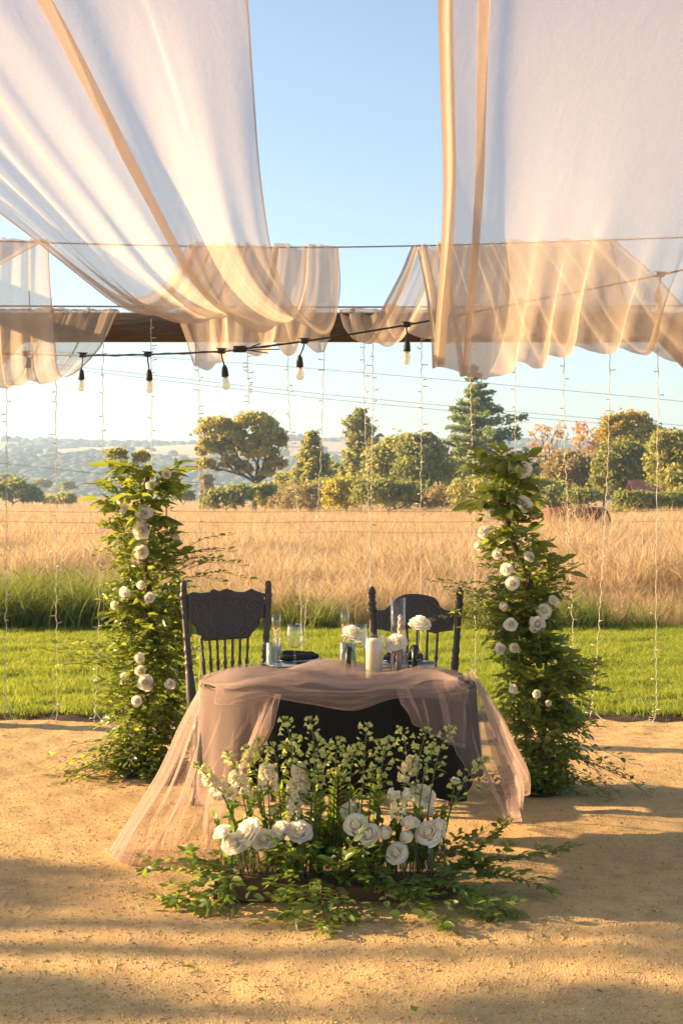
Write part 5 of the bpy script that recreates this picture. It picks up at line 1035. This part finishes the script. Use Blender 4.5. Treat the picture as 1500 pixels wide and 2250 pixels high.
def build_spikes():
    # tip px, tip py, base px, bend, white?
    S = [(436, 1682, 560, -.5, 0), (462, 1712, 548, -.3, 1), (503, 1655, 575, -.3, 0), (520, 1705, 565, 0, 1), (545, 1645, 590, -.3, 0), (568, 1628, 600, .3, 0), (585, 1690, 600, 0, 1), (602, 1640, 620, -.2, 0), (628, 1582, 640, -.5, 0), (646, 1622, 650, .2, 0), (655, 1690, 655, 0, 1), (682, 1582, 670, -.6, 0), (700, 1630, 690, .2, 0), (724, 1640, 700, .4, 0),
         (742, 1628, 730, .1, 0), (765, 1650, 750, .5, 0), (784, 1640, 770, .5, 0), (806, 1596, 790, .1, 0), (838, 1632, 815, -.3, 0), (852, 1626, 830, .4, 0), (882, 1602, 860, -.8, 0), (905, 1672, 870, .2, 1), (935, 1606, 900, .3, 0), (950, 1640, 905, .3, 0), (985, 1602, 925, .5, 0), (1062, 1668, 940, .6, 0), (820, 1690, 805, .1, 0), (690, 1700, 680, .1, 0), (868, 1805, 850, -.2, 2), (645, 1800, 640, .2, 2)]
    order = sorted(range(len(S)), key=lambda i: S[i][0])
    for n, i in enumerate(order):
        px, py, bx, bend, wh = S[i]; r = random.Random(i*7+5); d0 = r.uniform(5.50, 5.62); dt = d0+r.uniform(-.10, .06)
        base = Vector(((bx-CX)/F_PX*d0, d0, TOPZ)); tip = P(px, py, dt); root = empty('flower_spike', base); T = tip-base
        kind = 'pale green larkspur spike' if wh == 0 else ('cream white snapdragon spike' if wh == 1 else 'drooping cream snapdragon spike')
        tag(root, '%s, %s flower spike from the left before the tablecloth' % (kind, ORD[n+1]), 'flower spike', 'flower spikes in front of the table')
        if wh == 2: path = smooth_path([Vector((0, 0, 0)), T*.5+Vector((.01, 0, .16)), T+Vector((.012, -.02, .105)), T+Vector((.01, -.05, .07)), T+Vector((0, -.055, .0))], 40)
        else: path = smooth_path([Vector((0, 0, 0)), T*.4+Vector((-.03*bend, 0, .03)), T*.75+Vector((-.035*bend, 0, .03)), T+Vector((0, 0, -.01)), T+Vector((.02*bend, 0, .012*(1-abs(bend))))], 40)
        st = MB(); st.tube(path, np.linspace(.0034, .0013, 40), 6)
        nf = r.randint(25, 34); t0 = .40 if wh == 0 else .48
        for f in range(nf):
            t = t0+(1-t0)*((f+r.random()*.8)/nf); k = min(39, int(t*39)); q = Vector(path[k]); a = f*2.4+r.uniform(-.4, .4); tan = Vector(path[min(39, k+1)])-Vector(path[max(0, k-1)])
            open_ = (1-t)/(1-t0); o = Vector((math.cos(a), math.sin(a), .45)).normalized(); pl = (.007+.030*open_*r.uniform(.6, 1.2))*(1 if wh == 0 else .5); e = q+o*pl; st.tube([q, q+o*pl*.5+Vector((0, 0, -.002)), e], .0008, 4, cap=False)
            if t > .80 and wh == 0 or t > .93: link('bud', BUD[f % 2], root, q+o*.003, z_to(o+Vector((0, 0, .5))), r.uniform(.011, .016))
            else:
                sz = (.015+.006*open_)*r.uniform(.8, 1.2) if wh == 0 else (.020+.009*open_)*r.uniform(.85, 1.15)
                m = (BUD[1] if r.random() < .50 else FLO[0 if r.random() < .6 else 2]) if wh == 0 else FLO[1]
                link('floret' if m in FLO else 'bud', m, root, q+o*pl*.95, z_to(o+Vector((0, 0, -.25 if wh else .0)), r.uniform(0, 6)), sz)
        st.obj('stem', M['stem'], root)
        for f in range(r.randint(4, 7)):
            t = r.uniform(.12, .5); q = Vector(path[int(t*39)]); a = r.uniform(0, 6.283); link('leaf', BR[r.randrange(3)], root, q, y_to((math.cos(a), math.sin(a), r.uniform(-.1, .7)), spin=r.uniform(-.5, .5)), (r.uniform(.05, .085)*.75, r.uniform(.05, .085), .06))
build_spikes()
def branch(label, pts, nl, size, seed, name='leafy_branch', side=0):
    r = random.Random(seed); root = empty(name, pts[0]); tag(root, label, 'branch', 'leafy branches round the plinth'); o = Vector(pts[0]); n = 50
    path = smooth_path([Vector(p)-o for p in pts], n); MB().tube(path, np.linspace(.0034, .0012, n), 6).obj('stem', M['twig'], root); gz = -o.z+.006
    for k in range(side):                                           # side shoots make the spray bushy
        t = .22+.66*(k+.5)/side; i = int(t*(n-1)); q = Vector(path[i]); tan = (Vector(path[min(n-1, i+1)])-Vector(path[max(0, i-1)])).normalized(); sd = tan.cross(Vector((0, 0, 1))); sd = sd.normalized() if sd.length > .05 else Vector((1, 0, 0))
        dr = (tan*r.uniform(.6, 1.0)+sd*(-1)**k*r.uniform(.5, 1.0)+Vector((0, 0, r.uniform(-.1, .45)))).normalized(); L = r.uniform(.09, .16)*(1.15-.5*t); e = q+dr*L; e.z = max(e.z, gz)
        sp = smooth_path([q, q.lerp(e, .5)+Vector((0, 0, .012)), e], 8); MB().tube(sp, np.linspace(.0018, .0009, 8), 5).obj('side_shoot', M['twig'], root); m = r.randint(6, 8)
        for j in range(m):
            u = Vector(sp[min(7, 1+int(6.9*j/(m-1)))]); s2 = dr.cross(Vector((0, 0, 1))); s2 = s2.normalized() if s2.length > .05 else Vector((1, 0, 0))
            ld = dr*r.uniform(.4, .8)+s2*(-1)**j*r.uniform(.6, 1)+Vector((0, 0, r.uniform(-.2, .3))) if j < m-1 else dr
            l2 = size*r.uniform(.65, 1.05); u.z = max(u.z, gz)
            if (u+ld.normalized()*l2).z < gz: ld.z = abs(ld.z)*.3
            link('leaf', BR[r.randrange(3)], root, u, y_to(ld, (r.gauss(0, .3), r.gauss(0, .3), 1), r.gauss(0, .35)), l2)
    for j in range(nl):
        t = .10+.90*(j+.5)/nl; k = min(n-1, int(t*(n-1))); q = Vector(path[k]); tan = (Vector(path[min(n-1, k+1)])-Vector(path[max(0, k-1)])).normalized(); sd = tan.cross(Vector((0, 0, 1))); sd = sd.normalized() if sd.length > .05 else Vector((1, 0, 0)); s = (-1)**j
        ld = tan*r.uniform(.35, .75)+sd*s*r.uniform(.65, 1.0)+Vector((0, 0, r.uniform(-.15, .35)))
        if j == nl-1: ld = tan
        L = size*r.uniform(.75, 1.2)*(1.1-.35*t); e = q+ld.normalized()*L
        if e.z < gz: ld.z += (gz-e.z)/L*ld.length+.05
        if q.z < gz: q.z = gz
        link('leaf', BR[r.randrange(3)], root, q, y_to(ld, (r.gauss(0, .3), r.gauss(0, .3), 1), r.gauss(0, .35)), L)
def build_branches():
    B = [('stretching farthest left along the ground under the tulle hem', [(560, 1925, .09), (470, 1915, .10), (380, 1912, .07), (296, 1908, .03)], 30), ('bending left and down to the gravel by the tulle hem', [(540, 1930, .08), (450, 1935, .08), (390, 1965, .04), (368, 1990, .015)], 24),
         ('with silvery leaves hanging over the left end of the plinth', [(520, 1920, .10), (505, 1935, .10), (500, 1965, .06), (490, 2003, .012)], 22), ('curling behind the silvery left leaves', [(530, 1915, .08), (470, 1900, .12), (430, 1895, .13), (392, 1890, .12)], 22), ('lying between the left trailing branches', [(540, 1930, .07), (480, 1950, .06), (440, 1975, .03), (425, 1990, .015)], 20),
         ('lit bright green in front of the left roses', [(690, 1915, .14), (655, 1880, .20), (622, 1875, .20), (590, 1888, .17)], 22), ('lit bright green low on the gravel at plinth centre', [(700, 1945, .08), (660, 1965, .07), (630, 1972, .06), (606, 1976, .04)], 20), ('drooping down the plinth front left of centre', [(690, 1930, .10), (670, 1975, .07), (640, 2005, .03), (622, 2025, .012)], 22),
         ('hanging lowest at plinth centre onto the gravel', [(710, 1925, .12), (705, 1970, .08), (715, 2020, .03), (728, 2052, .010)], 28), ('hanging just right of the lowest centre branch', [(730, 1930, .10), (745, 1975, .06), (762, 2005, .03), (778, 2030, .010)], 22), ('rising dark in the middle of the plinth flowers', [(700, 1945, .09), (705, 1890, .20), (715, 1840, .30), (722, 1800, .38)], 26),
         ('bushing out over the middle roses', [(740, 1940, .09), (750, 1900, .17), (770, 1880, .20), (790, 1890, .17)], 24), ('filling the dark centre right of the bright leaves', [(680, 1940, .09), (685, 1890, .18), (670, 1850, .25), (660, 1840, .26)], 24), ('spreading over the plinth top right of centre', [(760, 1940, .09), (800, 1930, .10), (840, 1945, .07), (870, 1965, .04)], 26),
         ('lying over the plinth front below the right roses', [(800, 1935, .09), (850, 1950, .08), (900, 1965, .06), (945, 1990, .03)], 28), ('trailing farthest down at lower right onto gravel', [(860, 1940, .08), (910, 1985, .05), (960, 2025, .02), (1000, 2050, .010)], 28), ('draped across the right end of the plinth', [(880, 1925, .09), (930, 1935, .09), (980, 1945, .08), (1020, 1950, .06)], 26),
         ('arching up and right to a raised tip', [(960, 1925, .08), (1020, 1895, .10), (1070, 1850, .13), (1122, 1806, .16)], 28), ('reaching farthest right across the gravel', [(960, 1930, .08), (1060, 1895, .09), (1170, 1880, .07), (1272, 1858, .06)], 36), ('trailing right below the longest branch', [(960, 1935, .08), (1060, 1920, .08), (1150, 1935, .06), (1224, 1962, .03)], 32),
         ('lowest of those trailing right of the plinth', [(970, 1945, .07), (1040, 1965, .05), (1090, 1995, .03), (1146, 2010, .015)], 26), ('short, tucked beside the right plinth end', [(960, 1945, .07), (1010, 1985, .04), (1060, 2010, .02), (1084, 2018, .012)], 22), ('short, rising behind the right trailing branches', [(950, 1915, .09), (1000, 1900, .11), (1050, 1905, .09), (1090, 1930, .06)], 24),
         ('leaning right behind the rightmost tubes', [(930, 1920, .10), (975, 1880, .13), (1010, 1865, .14), (1035, 1880, .12)], 22), ('dense between the two groups of roses', [(720, 1940, .09), (735, 1880, .19), (755, 1840, .26), (775, 1825, .28)], 26), ('dark, leaning left below the front snapdragons', [(660, 1940, .09), (640, 1890, .17), (620, 1850, .23), (600, 1820, .28)], 22), ('dark, upright behind the right roses', [(880, 1935, .09), (875, 1880, .20), (870, 1820, .32), (860, 1780, .40)], 24), ('dark, upright behind the left roses', [(600, 1935, .09), (595, 1880, .20), (585, 1820, .32), (575, 1780, .40)], 24)]
    for n, (x, tx, ty, z) in enumerate(((520, 505, 1760, .34), (560, 548, 1735, .40), (610, 618, 1740, .40), (650, 640, 1700, .46), (690, 694, 1740, .40), (735, 742, 1700, .46), (780, 772, 1740, .40), (820, 830, 1720, .42), (860, 890, 1750, .36), (905, 925, 1790, .28), (940, 975, 1780, .30))):
        B.append(('standing upright among the flower spikes, %s from the left' % ORD[n+1], [(x, 1930, .09), ((x*.6+tx*.4), 1930-(1930-ty)*.4, z*.45), ((x*.2+tx*.8), 1930-(1930-ty)*.75, z*.8), (tx, ty, z)], 24))
    for n, x in enumerate((500, 545, 590, 640, 690, 740, 790, 840, 890, 935)):
        tx = x+(-1)**n*22; B.append(('low dark filler behind the stems, %s from the left' % ORD[n+1], [(x, 1915, .09), (x*.5+tx*.5, 1880, .14), (tx, 1840, .23), (tx+(-1)**n*14, 1800, .31)], 26))
    for n, x in enumerate((515, 570, 612, 655, 700, 745, 785, 825, 872, 915, 955)):
        tx = x-(-1)**n*26; B.append(('mid-height green filler among the rose stems, %s from the left' % ORD[n+1], [(x, 1925, .09), (x*.5+tx*.5, 1890, .14), (tx, 1850, .21), (tx-(-1)**n*18, 1790-(n % 3)*18, .31)], 26))
    for n, (x, tx, ty) in enumerate(((640, 615, 1905), (655, 690, 1860), (670, 640, 1930), (690, 730, 1905), (705, 668, 1872), (720, 760, 1935), (745, 800, 1915), (760, 735, 1870), (775, 820, 1950), (690, 700, 1960), (650, 590, 1945), (800, 850, 1925), (820, 790, 1895))):
        B.append(('in the dense centre tuft over the plinth, %s from the left' % ORD[n+1], [(x, 1935, .09), ((2*x+tx)/3, 1935-(1935-ty)*.4-18, .15), ((x+2*tx)/3, 1935-(1935-ty)*.8-14, .16), (tx, ty, .12)], 22))
    for i, (lab, pp, nl) in enumerate(B):
        pts = [P(x, y, min(5.62, ground_d(y, z)) if y > 1935 or z < .08 else min(5.60, ground_d(y, z), 5.60)) for x, y, z in pp]
        high = max(z for *_, z in pp) > .22
        if high: pts = [P(x, y, 5.62) for x, y, z in pp]
        if lab.startswith('low dark'): pts = [P(x, y, 5.66) for x, y, z in pp]
        if lab.startswith('mid-height'): pts = [P(x, y, 5.535) for x, y, z in pp]
        if lab.startswith('in the dense'): pts = [P(x, y, dd) for (x, y, z), dd in zip(pp, (5.5, 5.46, 5.42, 5.38))]
        pts[0] = P(pp[0][0], pp[0][1], 5.54 if lab.startswith('mid-h') else 5.62 if high else 5.46); pts[0].z = max(pts[0].z, .075)
        for p in pts: p.z = max(p.z, .012)
        tall = lab.startswith(('standing', 'low dark')); branch('leafy green branch '+lab, pts, int(nl*(1.35 if tall else 1.1)), .062 if tall else .052, 300+i, side=5 if i < 24 else 0)
build_branches()
def build_litter():
    rng = np.random.default_rng(9); V = []; F = []
    spots = [(1268, 1797, .06), (410, 1710, .05), (470, 1728, .06), (1450, 1895, .04), (725, 2060, .03), (880, 2060, .03), (915, 2230, .05), (45, 1708, .05), (1190, 2030, .03), (430, 2130, .05), (1280, 1915, .03), (620, 2060, .025), (1440, 2010, .03), (150, 1800, .03), (1010, 2080, .035), (300, 2080, .02), (770, 2170, .03), (1380, 2140, .03)]
    spots += [(float(rng.uniform(0, 1500)), float(rng.uniform(1620, 2240)), float(rng.uniform(.012, .03))) for _ in range(70)]
    for px, py, L in spots:
        g = G(px, py); a = rng.uniform(0, 6.28); d = np.array([math.cos(a), math.sin(a), .12]); w = np.array([-math.sin(a), math.cos(a), .1])*L*.22; p = np.array(g)+np.array([0, 0, .008]); b = len(V)
        V += [p, p+d*L*.4+w, p+d*L, p+d*L*.4-w+np.array([0, 0, .006])]; F.append((b, b+1, b+2, b+3))
    o = link('leaf_litter', np_mesh('leaf_litter', V, F, M['branch_leaf'], True)); tag(o, 'scattered fallen leaves lying on the gravel', 'leaves', None, 'stuff')
build_litter()
# ------------------------------------------------------------------ hazy air
def build_haze():
    x, y0, y1, z0, z1 = 1650, -60, 2620, -36, 92
    b = MB(); b.box((0, (y0+y1)/2, (z0+z1)/2), (2*x, y1-y0, z1-z0)); t = NT('hazy_air'); v = t.n('ShaderNodeVolumePrincipled'); v.inputs['Color'].default_value = (.54, .74, 1, 1); v.inputs['Density'].default_value = .00044; v.inputs['Anisotropy'].default_value = .2
    t.t.links.new(v.outputs[0], t.out.inputs['Volume']); o = b.obj('haze', t.m, None, False); tag(o, 'pale blue haze in front of the far hills', 'haze', None, 'stuff')
build_haze()
